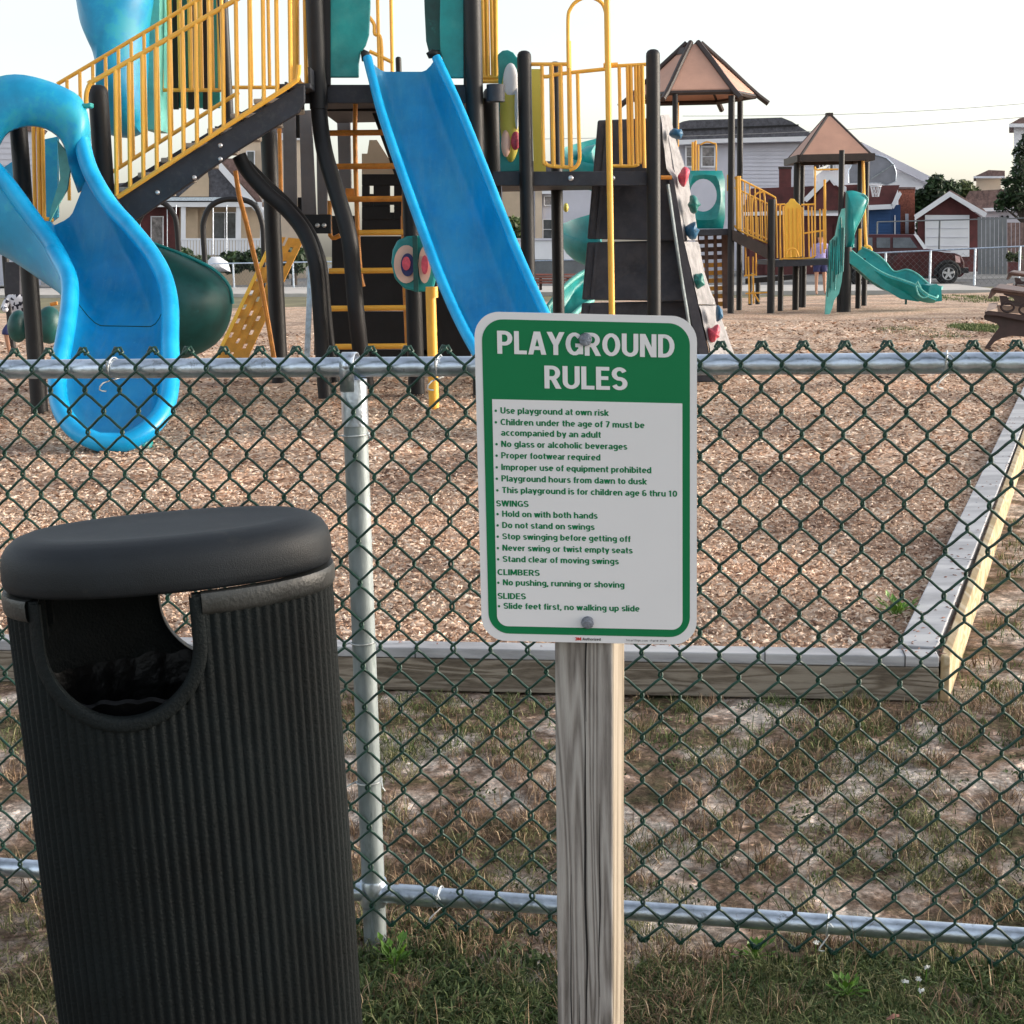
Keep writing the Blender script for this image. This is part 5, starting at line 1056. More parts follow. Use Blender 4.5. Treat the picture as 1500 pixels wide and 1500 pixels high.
# teal hood and wavy slide
hd = [(1239, 280), (1249, 279), (1262, 283), (1270, 290), (1268, 300), (1262, 318), (1252, 336), (1249, 350), (1250, 362), (1239, 362)]
p2(MB().pillow(smoothpath([at(x, y, 30.6) for x, y in hd+[hd[0]]], 2)[:-1], .25, 6, ctr=at(1246, 315, 30.6)), 'slide_hood', 'teal'); p2(ptube([(1250, 362), (1250, 348), (1254, 334), (1263, 316), (1269, 300), (1271, 291), (1264, 284)], 30.5, 1.2, 6, 3), 'hood_edge', 'tealpale')
sl_ = [(1243, 364, 1262, 362, 30.6, .25, 31.6), (1258, 376, 1283, 372, 30.5, .28, 31.4), (1278, 391, 1297, 384, 30.4, .3, 31.3), (1300, 403, 1310, 398, 30.3, .3, 31.2), (1324, 411, 1328, 395, 30.2, .3, 31.1), (1342, 418, 1344, 402, 30.1, .26, 31.0), (1356, 430, 1362, 417, 30, .2, 30.9), (1372, 437, 1380, 420, 30, .12, 30.9)]
chute(sl_, W(1.6, 30), par=P2, m='teal', mlip='tealpale')
pr2([(1243, 366), (1262, 378), (1282, 393), (1305, 405), (1330, 412), (1352, 425), (1362, 436), (1345, 442), (1320, 438), (1298, 425), (1275, 410), (1258, 395), (1244, 385)], 30.35, .06, 'slide_side', 'teal')
pr2([(1362, 418), (1372, 416), (1379, 421), (1380, 441), (1370, 442), (1358, 438)], 30.2, .6, 'slide_end', 'teal')
p2(ptube([(1342, 420), (1344, 412), (1350, 424), (1358, 430), (1360, 434), (1352, 436), (1345, 431), (1342, 420)], 29.9, 1.2, 6, 2), 'slide_handle', 'tealpale')
p2(ptube([(1327, 438), (1327, 446)], 30.3, 1.6, 6), 'slide_foot', 'dgreen')
# dripping teal climber
dp = [(1238, 305), (1234, 306), (1229, 320), (1224, 345), (1217, 353), (1215, 372), (1213, 400), (1211, 430), (1209, 462), (1214, 463), (1219, 452), (1222, 440), (1229, 430), (1233, 412), (1236, 380), (1238, 340)]
pr2(dp, 29.6, .08, 'drip_climber', 'tealpale')
rs = random.Random(8)
for i in range(16):
    x = 1214+1.5*i; y0 = rs.uniform(350, 380) if x < 1226 else rs.uniform(315, 350); y1 = min(455-(x-1212)*1.2, y0+rs.uniform(30, 80))
    p2(ptube([(x, y0), (x+rs.uniform(-1, 1), (y0+y1)/2), (x-1.5, y1)], 29.58, rs.uniform(.5, 1.0), 6, 2), 'drip_ridge', 'teal' if i % 2 else 'dgreen')

# ================= background =================
def hz(px): return 366.7-(px-750)*.021
def Bx(t, x0, y0, x1, y1, Y, dep, name, m, par, **k): return pbox(x0, y0, x1, y1, Y, dep, name, m, par, bevel=0)
def window(par, x0, y0, x1, y1, Y, gm='glass', mull=(1, 1), fr='white', t=1.4):
    Bx(0, x0, y0, x1, y1, Y-.02, .06, 'pane', gm, par)
    w_ = MB()
    a = lambda xa, ya, xb, yb: w_.prism([at(xa, ya, Y-.08), at(xb, ya, Y-.08), at(xb, yb, Y-.08), at(xa, yb, Y-.08)], (0, .07, 0))
    a(x0-t, y0-t, x1+t, y0); a(x0-t, y1, x1+t, y1+t); a(x0-t, y0, x0, y1); a(x1, y0, x1+t, y1)
    for i in range(1, mull[0]): x = x0+(x1-x0)*i/mull[0]; a(x-.4, y0, x+.4, y1)
    for i in range(1, mull[1]): y = y0+(y1-y0)*i/mull[1]; a(x0, y-.4, x1, y+.4)
    w_.build('window_frame', fr, par, smooth=0)
def siding(par, x0, y0, x1, y1, Y, n, m):
    for i in range(n):
        ya, yb = y0+(y1-y0)*i/n, y0+(y1-y0)*(i+1)/n; mb = MB(); mb.add([at(x0, ya, Y), at(x1, ya, Y), at(x1, yb, Y-.04), at(x0, yb, Y-.04), at(x0, yb, Y), at(x1, yb, Y)], [(0, 1, 2, 3), (3, 2, 5, 4)]); mb.build('siding_board', m, par, smooth=0)
# porch house
H1 = thing('house', 'beige house with dark shingle roof and white-railed porch, seen under the yellow stairs', 'house', (at(300, 400, 76).x, 76, 0))
Y = 76
Bx(0, 150, 296, 395, 425, 77, 6, 'wall', 'beige', H1); Bx(0, 150, 286, 262, 425, 76.9, .08, 'porch_wall', 'maroon', H1)
pprism([(140, 300), (215, 258), (262, 238), (392, 322), (392, 330), (140, 330)], 77.5, 5, 'gable_wall', 'beige', H1)
pprism([(150, 299), (160, 270), (235, 262), (258, 240), (318, 240), (335, 262), (372, 299)], 76.2, .4, 'porch_roof', 'roofdark', H1)
pprism([(244, 291), (306, 240), (364, 291)], 75.8, .5, 'porch_gable', 'roofdark', H1); pprism([(262, 288), (304, 252), (306, 262), (306, 288)], 75.7, .1, 'gable_face', 'beige', H1)
pprism([(312, 238), (322, 236), (388, 310), (378, 314)], 75.6, .3, 'barge_board', 'white', H1); pprism([(322, 232), (352, 232), (385, 298), (388, 308)], 76.5, 2, 'roof', 'roofbrown', H1)
pbox(196, 296, 384, 303, 75.6, .3, 'porch_fascia', 'white', H1, 0); pbox(196, 289, 362, 294, 75.5, .2, 'gutter', 'galv', H1, 0)
for x in (202, 268, 349, 384): pbox(x-3, 303, x+4, 372, 75.7, .25, 'porch_column', 'white', H1, 0)
window(H1, 222, 318, 238, 366, 76.8, 'glassw'); window(H1, 313, 312, 345, 350, 76.9, 'glass', (2, 1)); pbox(271, 304, 290, 350, 76.7, .05, 'blind', 'beige', H1, 0)
for i in range(27): x = 266+4.4*i; pbox(x, 351, x+3.6, 374, 75.4, .06, 'porch_picket', 'white', H1, 0)
pbox(264, 349, 386, 352, 75.38, .1, 'porch_rail', 'white', H1, 0)
# cream house
H2 = thing('house', 'cream two-storey house behind the porch house, left of the dark wall panels', 'house', (at(380, 400, 95).x, 95, 0))
Bx(0, 352, 204, 448, 410, 95, 8, 'wall', 'cream', H2); pbox(346, 195, 452, 205, 94.7, 8.6, 'eave', 'white', H2, 0); pprism([(346, 195), (380, 176), (420, 176), (452, 195)], 94.7, 8, 'roof', 'roofbrown', H2)
window(H2, 386, 220, 396, 258, 94.9); window(H2, 362, 222, 372, 255, 94.9); window(H2, 386, 285, 396, 320, 94.9)
# house behind the left posts and under the centre deck
H3 = thing('house', 'cream house with pillar behind the black posts under the bubble panel deck', 'house', (at(800, 400, 85).x, 85, 0))
Bx(0, 728, 262, 880, 402, 85, 8, 'wall', 'palewall', H3); pbox(736, 262, 762, 330, 84.8, .1, 'stucco_bay', 'beige', H3, 0); pbox(784, 268, 794, 400, 84.6, .3, 'pillar', 'cream', H3, 0); pbox(794, 272, 812, 284, 84.4, .5, 'porch_roof', 'white', H3, 0)
window(H3, 796, 322, 808, 350, 84.9, 'glass', (1, 2)); window(H3, 798, 288, 808, 300, 84.9, 'glassw'); pbox(720, 255, 885, 263, 84.6, 9, 'eave', 'white', H3, 0)
pprism([(717, 256), (745, 236), (860, 236), (888, 256)], 84.5, 8, 'roof', 'roofdark', H3)
H0 = thing('house', 'pale house wall behind the wave slide hood at the left edge', 'house', (at(0, 400, 80).x, 80, 0))
Bx(0, -60, 190, 60, 418, 80, 8, 'wall', 'palewall', H0); pprism([(-70, 192), (0, 160), (70, 192)], 79.8, 8, 'roof', 'roofbrown', H0); window(H0, 22, 330, 32, 360, 79.9); siding(H0, -60, 200, 60, 300, 79.98, 12, 'palewall')
# big pale house
H4 = thing('house', 'large pale grey house with dark hip roof behind the hexagonal play roof', 'house', (at(1090, 400, 90).x, 90, 0))
Bx(0, 975, 206, 1192, 402, 90, 12, 'wall', 'palewall', H4)
pprism([(962, 207), (975, 190), (1000, 178), (1010, 176), (1145, 172), (1160, 178), (1182, 192), (1200, 200), (1200, 204)], 89.4, 12, 'roof', 'roofdark', H4); pprism([(975, 190), (1170, 182), (1170, 184), (975, 192)], 89.3, .2, 'roof_ridge', 'black', H4)
pprism([(962, 206), (1088, 202), (1088, 208), (962, 213)], 89.2, .5, 'fascia', 'white', H4); pprism([(1086, 202), (1202, 199), (1202, 206), (1086, 209)], 89.15, .5, 'fascia', 'white', H4)
window(H4, 1029, 216, 1046, 243, 89.9, 'glassw', (1, 2), t=2.4); window(H4, 1006, 216, 1014, 243, 89.9, 'glassw', (1, 2), t=2.4); siding(H4, 1088, 210, 1192, 300, 89.97, 16, 'palewall')
ch = thing('chimney_stack', 'brown square chimney standing above the maroon roofs left of the small peaked roof', 'chimney', (at(1149, 400, 80).x, 80, 0)); pbox(1141, 246, 1159, 300, 80, .7, 'chimney_body', 'maroon', ch, 0); pbox(1140, 244, 1160, 247, 79.95, .8, 'chimney_cap', 'trim', ch, 0); pbox(1141, 300, 1159, 402, 80.02, .6, 'chimney_base', 'maroon', ch, 0)
# maroon garages
G1 = thing('garage', 'long maroon-roofed garage row behind the yellow railings of the small playground', 'garage', (at(1180, 400, 74).x, 74, 0))
Bx(0, 1090, 316, 1272, 408, 74, 5, 'wall', 'maroon', G1); pprism([(1085, 312), (1100, 276), (1262, 270), (1280, 308)], 73.6, 4, 'roof', 'maroon', G1); pprism([(1083, 311), (1275, 305), (1275, 311), (1083, 316)], 73.4, .3, 'fascia', 'white', G1)
pprism([(1182, 308), (1214, 262), (1250, 308)], 73.2, .4, 'gable', 'maroon', G1); pprism([(1176, 292), (1213, 254), (1215, 263), (1182, 296)], 73.0, .4, 'barge_board', 'white', G1); pprism([(1213, 254), (1240, 274), (1240, 283), (1215, 263)], 73.0, .4, 'barge_board', 'white', G1)
for x in (1098, 1120, 1205, 1222): pbox(x, 328, x+14, 402, 73.9, .06, 'garage_door', 'maroon', G1, 0)
G2 = thing('garage', 'blue garage with maroon roof and white fascia right of the small peaked roof', 'garage', (at(1290, 400, 73).x, 73, 0))
Bx(0, 1262, 304, 1308, 408, 73, 5, 'wall', 'bluewall', G2); pprism([(1262, 302), (1262, 272), (1318, 271), (1306, 300)], 72.7, 4, 'roof', 'maroon', G2); pprism([(1262, 301), (1307, 299), (1307, 306), (1262, 308)], 72.5, .3, 'fascia', 'white', G2); pprism([(1305, 300), (1318, 280), (1321, 284), (1309, 306)], 72.5, .3, 'barge_board', 'white', G2); pbox(1308, 300, 1319, 408, 73.2, 4, 'side_wall', 'bluewall', G2, 0); pbox(1310, 315, 1312, 346, 73.1, .06, 'window', 'white', G2, 0)
siding(G2, 1273, 308, 1305, 350, 72.97, 9, 'bluewall')
G3 = thing('brick_building', 'orange-red brick building wall between the blue garage and the dark bushes', 'building', (at(1330, 400, 78).x, 78, 0))
Bx(0, 1316, 276, 1340, 406, 78, 4, 'wall', 'brick', G3); pbox(1315, 274, 1341, 277, 77.9, 4.2, 'parapet', 'roofbrown', G3, 0); pbox(1326, 313, 1331, 342, 77.9, .1, 'window', 'white', G3, 0)
for j in range(22):
    for i in range(4):
        x0 = 1316.6+5.8*i+(2.9 if j % 2 else 0)
        if x0 > 1335 or (1322 < x0 < 1331 and 12 < j*0+276+3*j-300 < 44): continue
        pbox(x0, 279+3*j, x0+5.2, 281.4+3*j, 77.96, .05, 'brick', 'brick', G3, 0)
G4 = thing('garage', 'small maroon gabled garage with a wide white door behind the parked car', 'garage', (at(1393, 400, 72).x, 72, 0))
Y = 72
pprism([(1344, 320), (1344, 410), (1437, 410), (1437, 318), (1392, 286)], Y, 6, 'wall', 'maroon', G4)
pprism([(1339, 315), (1391, 280), (1392, 288), (1341, 322)], Y-.5, .6, 'barge_board', 'white', G4); pprism([(1391, 280), (1446, 312), (1443, 319), (1392, 288)], Y-.5, .6, 'barge_board', 'white', G4); pprism([(1341, 314), (1391, 281), (1445, 311), (1441, 306), (1392, 278)], Y-.4, 6.4, 'roof', 'roofbrown', G4)
d_ = pbox(1355, 315, 1420, 376, Y-.1, .08, 'garage_door', 'white', G4, 0)
for i in range(4): pbox(1357, 321+13*i, 1418, 322+13*i, Y-.13, .04, 'door_seam', 'palewall', G4, 0)
for i in range(10): pprism([(1346, 324+6*i), (1354, 324+6*i), (1354, 324.7+6*i), (1346, 324.7+6*i)], Y-.03, .03, 'siding_board', 'maroon', G4)
# white sloping-roof house behind, dome-like backboard
H5 = thing('house', 'white house with long sloping pale roof behind the basketball backboard', 'house', (at(1310, 400, 100).x, 100, 0))
pprism([(1190, 262), (1190, 400), (1358, 400), (1352, 272), (1358, 268), (1320, 245), (1285, 226), (1262, 212), (1240, 222)], 100, 10, 'wall', 'white', H5)
pprism([(1262, 208), (1290, 222), (1366, 260), (1362, 270), (1320, 250), (1284, 232), (1262, 216)], 99.5, 10, 'roof', 'palewall', H5); pprism([(1150, 222), (1262, 208), (1262, 214), (1190, 240)], 99.6, 10, 'roof', 'roofbrown', H5)
for i in range(9): pbox(1200+5*i, 238, 1201.2+5*i, 250, 99.3, .1, 'balcony_post', 'white', H5, 0)
pbox(1198, 236, 1246, 238, 99.3, .1, 'balcony_rail', 'white', H5, 0); window(H5, 1216, 238, 1222, 250, 99.8)
bb = thing('basketball_hoop', 'smoky fan-shaped basketball backboard with rim and net behind the small play roof', 'hoop', (at(1280, 400, 58).x, 58, 0))
fan = [(1243, 268), (1243, 250), (1250, 238), (1262, 230), (1280, 226), (1298, 231), (1309, 241), (1313, 252), (1312, 266), (1298, 271), (1290, 268), (1262, 268)]
pprism(fan, 58, .06, 'backboard', 'smoke', bb); MB().tube(smoothpath([at(x, y, 57.97) for x, y in fan+[fan[0]]], 1), W(.8, 58), 5).build('backboard_edge', 'galv', bb); MB().tube([at(1276, 262, 57.9), at(1310, 240, 57.9)], W(.7, 58), 5).build('brace', 'galvdull', bb)
c = at(1283, 273, 57.6); MB().tube([c+Vector((.2*math.cos(a), .2*math.sin(a), 0)) for a in [R(20*k) for k in range(18)]], .02, 6, closed=True).build('rim', 'white', bb)
mb = MB()
for k in range(8): a = k*math.pi/4; mb.tube([c+Vector((.2*math.cos(a), .2*math.sin(a), 0)), c+Vector((.12*math.cos(a+.5), .12*math.sin(a+.5), -.38))], .012, 4); mb.tube([c+Vector((.2*math.cos(a), .2*math.sin(a), 0)), c+Vector((.12*math.cos(a-.5), .12*math.sin(a-.5), -.38))], .012, 4)
mb.build('net', 'white', bb); vpost(1265, 300, 262, 58.2, .06, par=bb, m='black', name='pole')
# buildings at the right edge
H6 = thing('house', 'low grey house with brown roof right of the maroon garage', 'house', (at(1470, 400, 85).x, 85, 0))
Bx(0, 1420, 306, 1560, 402, 85, 8, 'wall', 'palewall', H6); pprism([(1405, 306), (1420, 280), (1560, 272), (1560, 304)], 84.6, 6, 'roof', 'roofbrown', H6); pprism([(1405, 306), (1560, 301), (1560, 306), (1405, 311)], 84.4, .3, 'fascia', 'white', H6)
for x in (1468, 1476): pprism(ell(x, 318, 2.2, 2.6, 10), 84.9, .08, 'round_vent', 'black', H6)
H7 = thing('house', 'beige upper storey with brown hip roof above the low grey house', 'house', (at(1450, 400, 110).x, 110, 0))
Bx(0, 1430, 258, 1466, 400, 110, 8, 'wall', 'cream', H7); pprism([(1426, 259), (1448, 249), (1472, 250), (1472, 259)], 109.5, 8, 'roof', 'roofbrown', H7); pbox(1426, 258, 1472, 261, 109.3, .3, 'fascia', 'white', H7, 0)
H8 = thing('house', 'tall white tower house with brown roof at the right edge behind the tree', 'house', (at(1500, 400, 100).x, 100, 0))
Bx(0, 1485, 184, 1560, 400, 100, 8, 'wall', 'white', H8); pprism([(1478, 182), (1494, 173), (1560, 160), (1560, 182)], 99.5, 8, 'roof', 'roofbrown', H8); pbox(1478, 181, 1560, 186, 99.3, .4, 'fascia', 'white', H8, 0); 
wfn = thing('wooden_fence', 'grey wooden board fence beside the maroon garage', 'fence', (at(1470, 400, 64).x, 64, 0))
for i in range(21): x = 1432+6.2*i; m_ = 'woodgrey' if x < 1471 else 'roofbrown'; pbox(x, 318 if x < 1471 else 326, x+5.6, 402, 64, .05, 'board', m_, wfn, 0)
pl = thing('potted_plant', 'brown planter with yellow-green leaves behind the far fence at right edge', 'plant', (at(1484, 400, 57).x, 57, 0)); pbox(1477, 384, 1492, 398, 57, .4, 'planter', 'maroon', pl, 0)
# foliage
def foliage(t, blobs, n, size, m, Y, name='crown'):
    rf = random.Random(int(blobs[0][0])); V, Fb = [], []
    for (px, py, rx, ry) in blobs:
        c = at(px, py, Y); ax_, az_ = W(rx, Y), W(ry, Y)
        for _ in range(int(n*rx*ry/400)+20):
            d = Vector((rf.gauss(0, 1), rf.gauss(0, 1), rf.gauss(0, 1))).normalized()*(rf.random()**.35)
            p = c+Vector((d.x*ax_, d.y*(ax_+az_)/2, d.z*az_)); u = Vector((rf.uniform(-1, 1), rf.uniform(-1, 1), rf.uniform(-1, 1))).normalized(); v = u.orthogonal().normalized(); s_ = size*rf.uniform(.5, 1.3); k = len(V)
            V += [p-u*s_, p+v*s_*.5, p+u*s_, p-v*s_*.5]; Fb.append((k, k+1, k+2, k+3))
    o_ = ORG[t.name]; me = bpy.data.meshes.new(name); me.from_pydata([q-o_ for q in V], [], Fb); me.materials.append(M[m]); o = bpy.data.objects.new(name, me); COL.objects.link(o); o.parent = t; return o
def tree(name, label, cat, px, Y, blobs, n, size, m):
    b = at(px, 400, Y); t = thing(name, label, cat, (b.x, Y, 0)); foliage(t, blobs, n, size, m, Y)
    tp_ = at(blobs[0][0], blobs[0][1], Y); tr = MB(); tr.tube([(b.x, Y, -.1), (b.x+.05, Y, tp_.z*.5), (tp_.x, Y, tp_.z+.3)], [.16, .12, .05], 8)
    for (x, y, rx, ry) in blobs[1:]: q = at(x, y, Y); tr.tube([(b.x, Y, tp_.z*.45), q], [.07, .02], 6)
    tr.build('trunk', 'bark', t); return t
tree('bush', 'dark green bush between the brick building and the maroon garage', 'bush', 1370, 90, [(1368, 290, 22, 24), (1350, 296, 12, 18), (1372, 268, 12, 12), (1392, 280, 14, 16), (1360, 330, 16, 30)], 900, .22, 'leaf')
tree('bush', 'olive green bush behind the gable of the maroon garage', 'bush', 1412, 95, [(1412, 276, 14, 12), (1398, 284, 12, 12), (1425, 284, 10, 10)], 900, .2, 'leaf2')
tree('tree', 'dark leafy tree at the right edge in front of the tower house', 'tree', 1496, 68, [(1503, 235, 20, 32), (1480, 288, 20, 16), (1500, 290, 26, 24), (1489, 258, 12, 14), (1466, 300, 11, 10), (1505, 205, 9, 14), (1474, 266, 8, 7), (1492, 222, 8, 8)], 430, .13, 'leaf')
tree('bush', 'green bush below the stucco bay right of the centre slide', 'bush', 752, 80, [(752, 340, 20, 22), (740, 360, 14, 16)], 800, .2, 'leaf2')
tree('bush', 'bushy hedge in front of the white porch railing', 'bush', 290, 72, [(300, 388, 30, 14), (340, 385, 26, 16), (270, 375, 14, 12), (375, 380, 20, 16)], 600, .16, 'leaf')
tree('bush', 'dark shrub in the yard behind the play enclosure at left', 'bush', 430, 74, [(432, 380, 18, 20), (412, 395, 12, 14)], 700, .17, 'leaf')
foliage(pl, [(1480, 376, 6, 7), (1491, 376, 5, 7)], 900, .1, 'leaf2', 57.2, 'leaves')
tent = thing('covered_grill', 'rounded white garden cover in front of the porch railing', 'garden cover', (at(318, 400, 71).x, 71, 0)); MB().pillow([at(x, y, 71) for x, y in ((300, 398), (302, 384), (310, 376), (322, 376), (334, 384), (338, 398))], .5, 5).build('cover', 'white', tent)
# swing arches with chains
for nm_, lab, pts, Y in (('swing_frame', 'black arched swing frame in front of the porch columns', [(303, 400), (298, 350), (299, 322), (308, 303), (326, 293), (352, 292), (372, 300), (382, 320), (386, 350), (384, 400)], 42), ('swing_frame', 'black arched swing frame partly hidden behind the wave slide', [(200, 330), (214, 305), (235, 296), (252, 310), (260, 340), (262, 410)], 42)):
    t = thing(nm_, lab, 'swing', (at(pts[0][0], 400, Y).x, Y, 0)); P = [at(x, y, Y) for x, y in pts]; P[0].z = min(P[0].z, 0) if nm_ and pts[0][1] > 390 else P[0].z; P[-1].z = 0
    MB().tube(smoothpath(P, 4), W(4, Y), 10).build('arch', 'black', t)
    for x in ((292, 312) if pts[0][0] > 250 else (225, 238)):
        MB().tube([at(x+20, 300, Y), at(x+20, 372, Y)], .012, 5).build('chain', 'galv', t)
# far chain-link fences
def farfence(label, xs_, y_top, Ya, Yb, n, mesh=True, rm='galv'):
    t = thing('chain_link_fence', label, 'fence', (at(xs_[0], 400, Ya).x, Ya, 0)); f = lambda k: Ya+(Yb-Ya)*k
    P = [at(xs_[0]+(xs_[1]-xs_[0])*k/n, y_top[0]+(y_top[1]-y_top[0])*k/n, f(k/n)) for k in range(n+1)]
    MB().tube(P, .03, 6).build('top_rail', rm, t)
    for p in P: MB().tube([p, (p.x, p.y, 0)], .04, 8).build('post', rm, t)
    if not mesh: return t
    mb = MB(); L_ = (P[-1]-P[0]); L_.z = 0; ln = L_.length; u = L_.normalized(); h_ = P[0].z-.05; s_ = .2; k = 0; x = -h_
    while x < ln:
        for sg in (1, -1):
            a0, z0, a1, z1 = (x, .03, x+h_, .03+h_) if sg > 0 else (x, .03+h_, x+h_, .03)
            if a0 < 0: z0 += sg*(-a0); a0 = 0
            if a1 > ln: z1 -= sg*(a1-ln); a1 = ln
            A = Vector((P[0].x, P[0].y, 0))+u*a0+Vector((0, 0, z0)); B_ = Vector((P[0].x, P[0].y, 0))+u*a1+Vector((0, 0, z1)); w_ = Vector((0, 0, .0035)); mb.add([A-w_, A+w_, B_+w_, B_-w_], [(0, 1, 2, 3)])
        x += s_
    mb.build('mesh_panel', 'woodgrey', t, smooth=0)['kind'] = 'stuff'; return t
farfence('distant galvanised chain-link fence in front of the parked car at right', (1232, 1560), (373, 358), 50.5, 50.0, 5)
farfence('distant galvanised chain-link fence before the porch house at left', (210, 560), (388, 382), 68, 60, 8)
farfence('distant grey chain-link fence behind the posts under the right deck', (720, 905), (384, 379), 62, 60, 4)
farfence('taller dark fence line in front of the garage doors', (1285, 1560), (325, 318), 66, 66, 3, False, 'woodgrey')
# low bench, wall and trailer seen under the right deck
rb = thing('picnic_table', 'red-brown picnic table under the right deck beyond the posts', 'table', (at(815, 420, 50).x, 50, 0))
for i in range(4): pbox(780, 401+4*i, 845, 403.5+4*i, 48+.1*i, .15, 'plank', 'redbench', rb, 0)
for x in (792, 832): pbox(x-2, 405, x+2, 425, 48.5, .2, 'leg', 'tablew', rb, 0)
tr2 = thing('white_trailer', 'low white trailer or wall standing behind the fence under the right deck', 'trailer', (at(820, 400, 70).x, 70, 0)); pbox(735, 352, 880, 380, 70, 1.5, 'side', 'white', tr2, 0); pbox(735, 380, 880, 402, 70.1, 1.4, 'base', 'woodgrey', tr2, 0); pbox(735, 349, 880, 352, 69.9, 1.7, 'top_edge', 'palewall', tr2, 0)
# power lines
for k, (lab, a, b) in enumerate((('upper of the two thin power lines crossing the sky at right', (1000, 170), (1640, 139)), ('lower of the two thin power lines crossing the sky at right', (770, 204), (1640, 160)))):
    A, B_ = at(*a, 88), at(*b, 88); n = 20; pts = [A.lerp(B_, i/n)-Vector((0, 0, 1.2*math.sin(math.pi*i/n)*.3)) for i in range(n+1)]; tag(MB().tube(pts, .016, 5).build('power_line', 'cable'), lab, 'cable')

# ================= parked car =================
car = thing('parked_car', 'dark maroon boxy off-road car parked behind the wavy green slide', 'car', (at(1330, 412, 53.5).x, 53.5, 0)); CYr = 53.2
prof = [(1234, 402), (1232, 372), (1238, 346), (1246, 343), (1335, 343), (1342, 344), (1357, 364), (1392, 368), (1408, 374), (1413, 384), (1414, 400), (1408, 406), (1250, 406)]
wid = 1.75; rows = []
def inset(y): return .14*max(0, min(1, (366-y)/22))
cen = [at(x, y, CYr) for x, y in prof]; A = [p+Vector((0, inset(y)-0, 0)) for p, (x, y) in zip(cen, prof)]; Bk = [p+Vector((0, wid-inset(y), 0)) for p, (x, y) in zip(cen, prof)]
mb = MB(); n = len(prof); mb.add(A+Bk, [tuple(range(n)), tuple(range(2*n-1, n-1, -1))]+[(i, (i+1) % n, n+(i+1) % n, n+i) for i in range(n)]); cb = mb.build('body', 'carpaint', car, smooth=0, bevel=.05)
def quad(pts, Y, name, m, par=car, d=.02): return pprism(pts, Y, d, name, m, par)
for pts in ([(1284, 348), (1304, 348), (1304, 363), (1284, 363)], [(1308, 348), (1333, 348), (1344, 363), (1308, 363)], [(1242, 348), (1278, 348), (1278, 363), (1240, 363)]): quad([(x, y, CYr+inset(y)-.03) for x, y in pts], CYr, 'side_window', 'glass')
mb = MB(); a, b = at(1343, 345, CYr), at(1357, 364, CYr); mb.prism([a+Vector((.02, .2, .0)), b+Vector((.03, .1, 0)), b+Vector((.03, wid-.1, 0)), a+Vector((.02, wid-.2, 0))], (.02, 0, .02)); mb.build('windscreen', 'palewall', car, smooth=0)
quad([(1338, 343), (1344, 344), (1359, 364), (1353, 365)], CYr-.0, 'pillar', 'white', d=.05)
def wheel(px):
    c = at(px, 400, CYr-.02); c.z = .34; ty = MB().lathe([(.2, -.12), (.33, -.12), (.35, -.09), (.35, .09), (.33, .12), (.2, .12)], c, 28, axis=(0, -1, 0)).build('wheel', 'tyre', car); ORG[ty.name] = ORG[car.name]
    rm = MB(); rm.lathe([(.0, .05), (.06, .13), (.0, .13)], c, 12, axis=(0, -1, 0))
    for k in range(5): a = k*1.2566+.3; u = Vector((math.cos(a), 0, math.sin(a))); v = Vector((-math.sin(a), 0, math.cos(a))); rm.prism([c-u*-.04+v*.045+Vector((0, -.1, 0)), c+u*.2+v*.035+Vector((0, -.1, 0)), c+u*.2-v*.035+Vector((0, -.1, 0)), c+u*.04-v*.045+Vector((0, -.1, 0))], (0, -.03, 0))
    rm.tube([c+Vector((.205*math.cos(q), -.115, .205*math.sin(q))) for q in [R(15*i) for i in range(24)]], .02, 6, closed=True); rm.build('rim', 'chrome', ty)
    ar = MB(); ar.tube([c+Vector((.42*math.cos(q), .0, .42*math.sin(q))) for q in [R(-5+19*i) for i in range(11)]], .07, 8); ar.build('wheel_arch', 'tyre', car)
    MB().lathe([(.40, -.05), (.40, .0)], c+Vector((0, .05, 0)), 24, axis=(0, -1, 0)).build('wheel_well', 'tyre', car)
wheel(1388); wheel(1262)
quad([(1399, 374), (1406, 376), (1407, 385), (1400, 384)], CYr-.03, 'headlight', 'lamp', d=.3); quad([(1404, 392), (1419, 393), (1419, 400), (1404, 400)], CYr-.05, 'bumper', 'tyre', d=1.8); quad([(1362, 366), (1395, 369), (1400, 371), (1385, 370)], CYr-.01, 'painted_bonnet_highlight', 'palewall', d=.3)  # the pale strip on the bonnet is a painted highlight
quad([(1250, 404), (1372, 404), (1372, 408), (1250, 408)], CYr-.02, 'sill', 'tyre', d=1.7); quad([(1306.2, 365), (1306.8, 365), (1306.8, 403), (1306.2, 403)], CYr-.012, 'door_gap', 'black'); quad([(1346, 366), (1346.6, 366), (1346.6, 402), (1346, 402)], CYr-.012, 'door_gap', 'black')
for x in (1310, 1283): quad([(x, 371), (x+5, 371), (x+5, 373), (x, 373)], CYr-.04, 'door_handle', 'tyre')

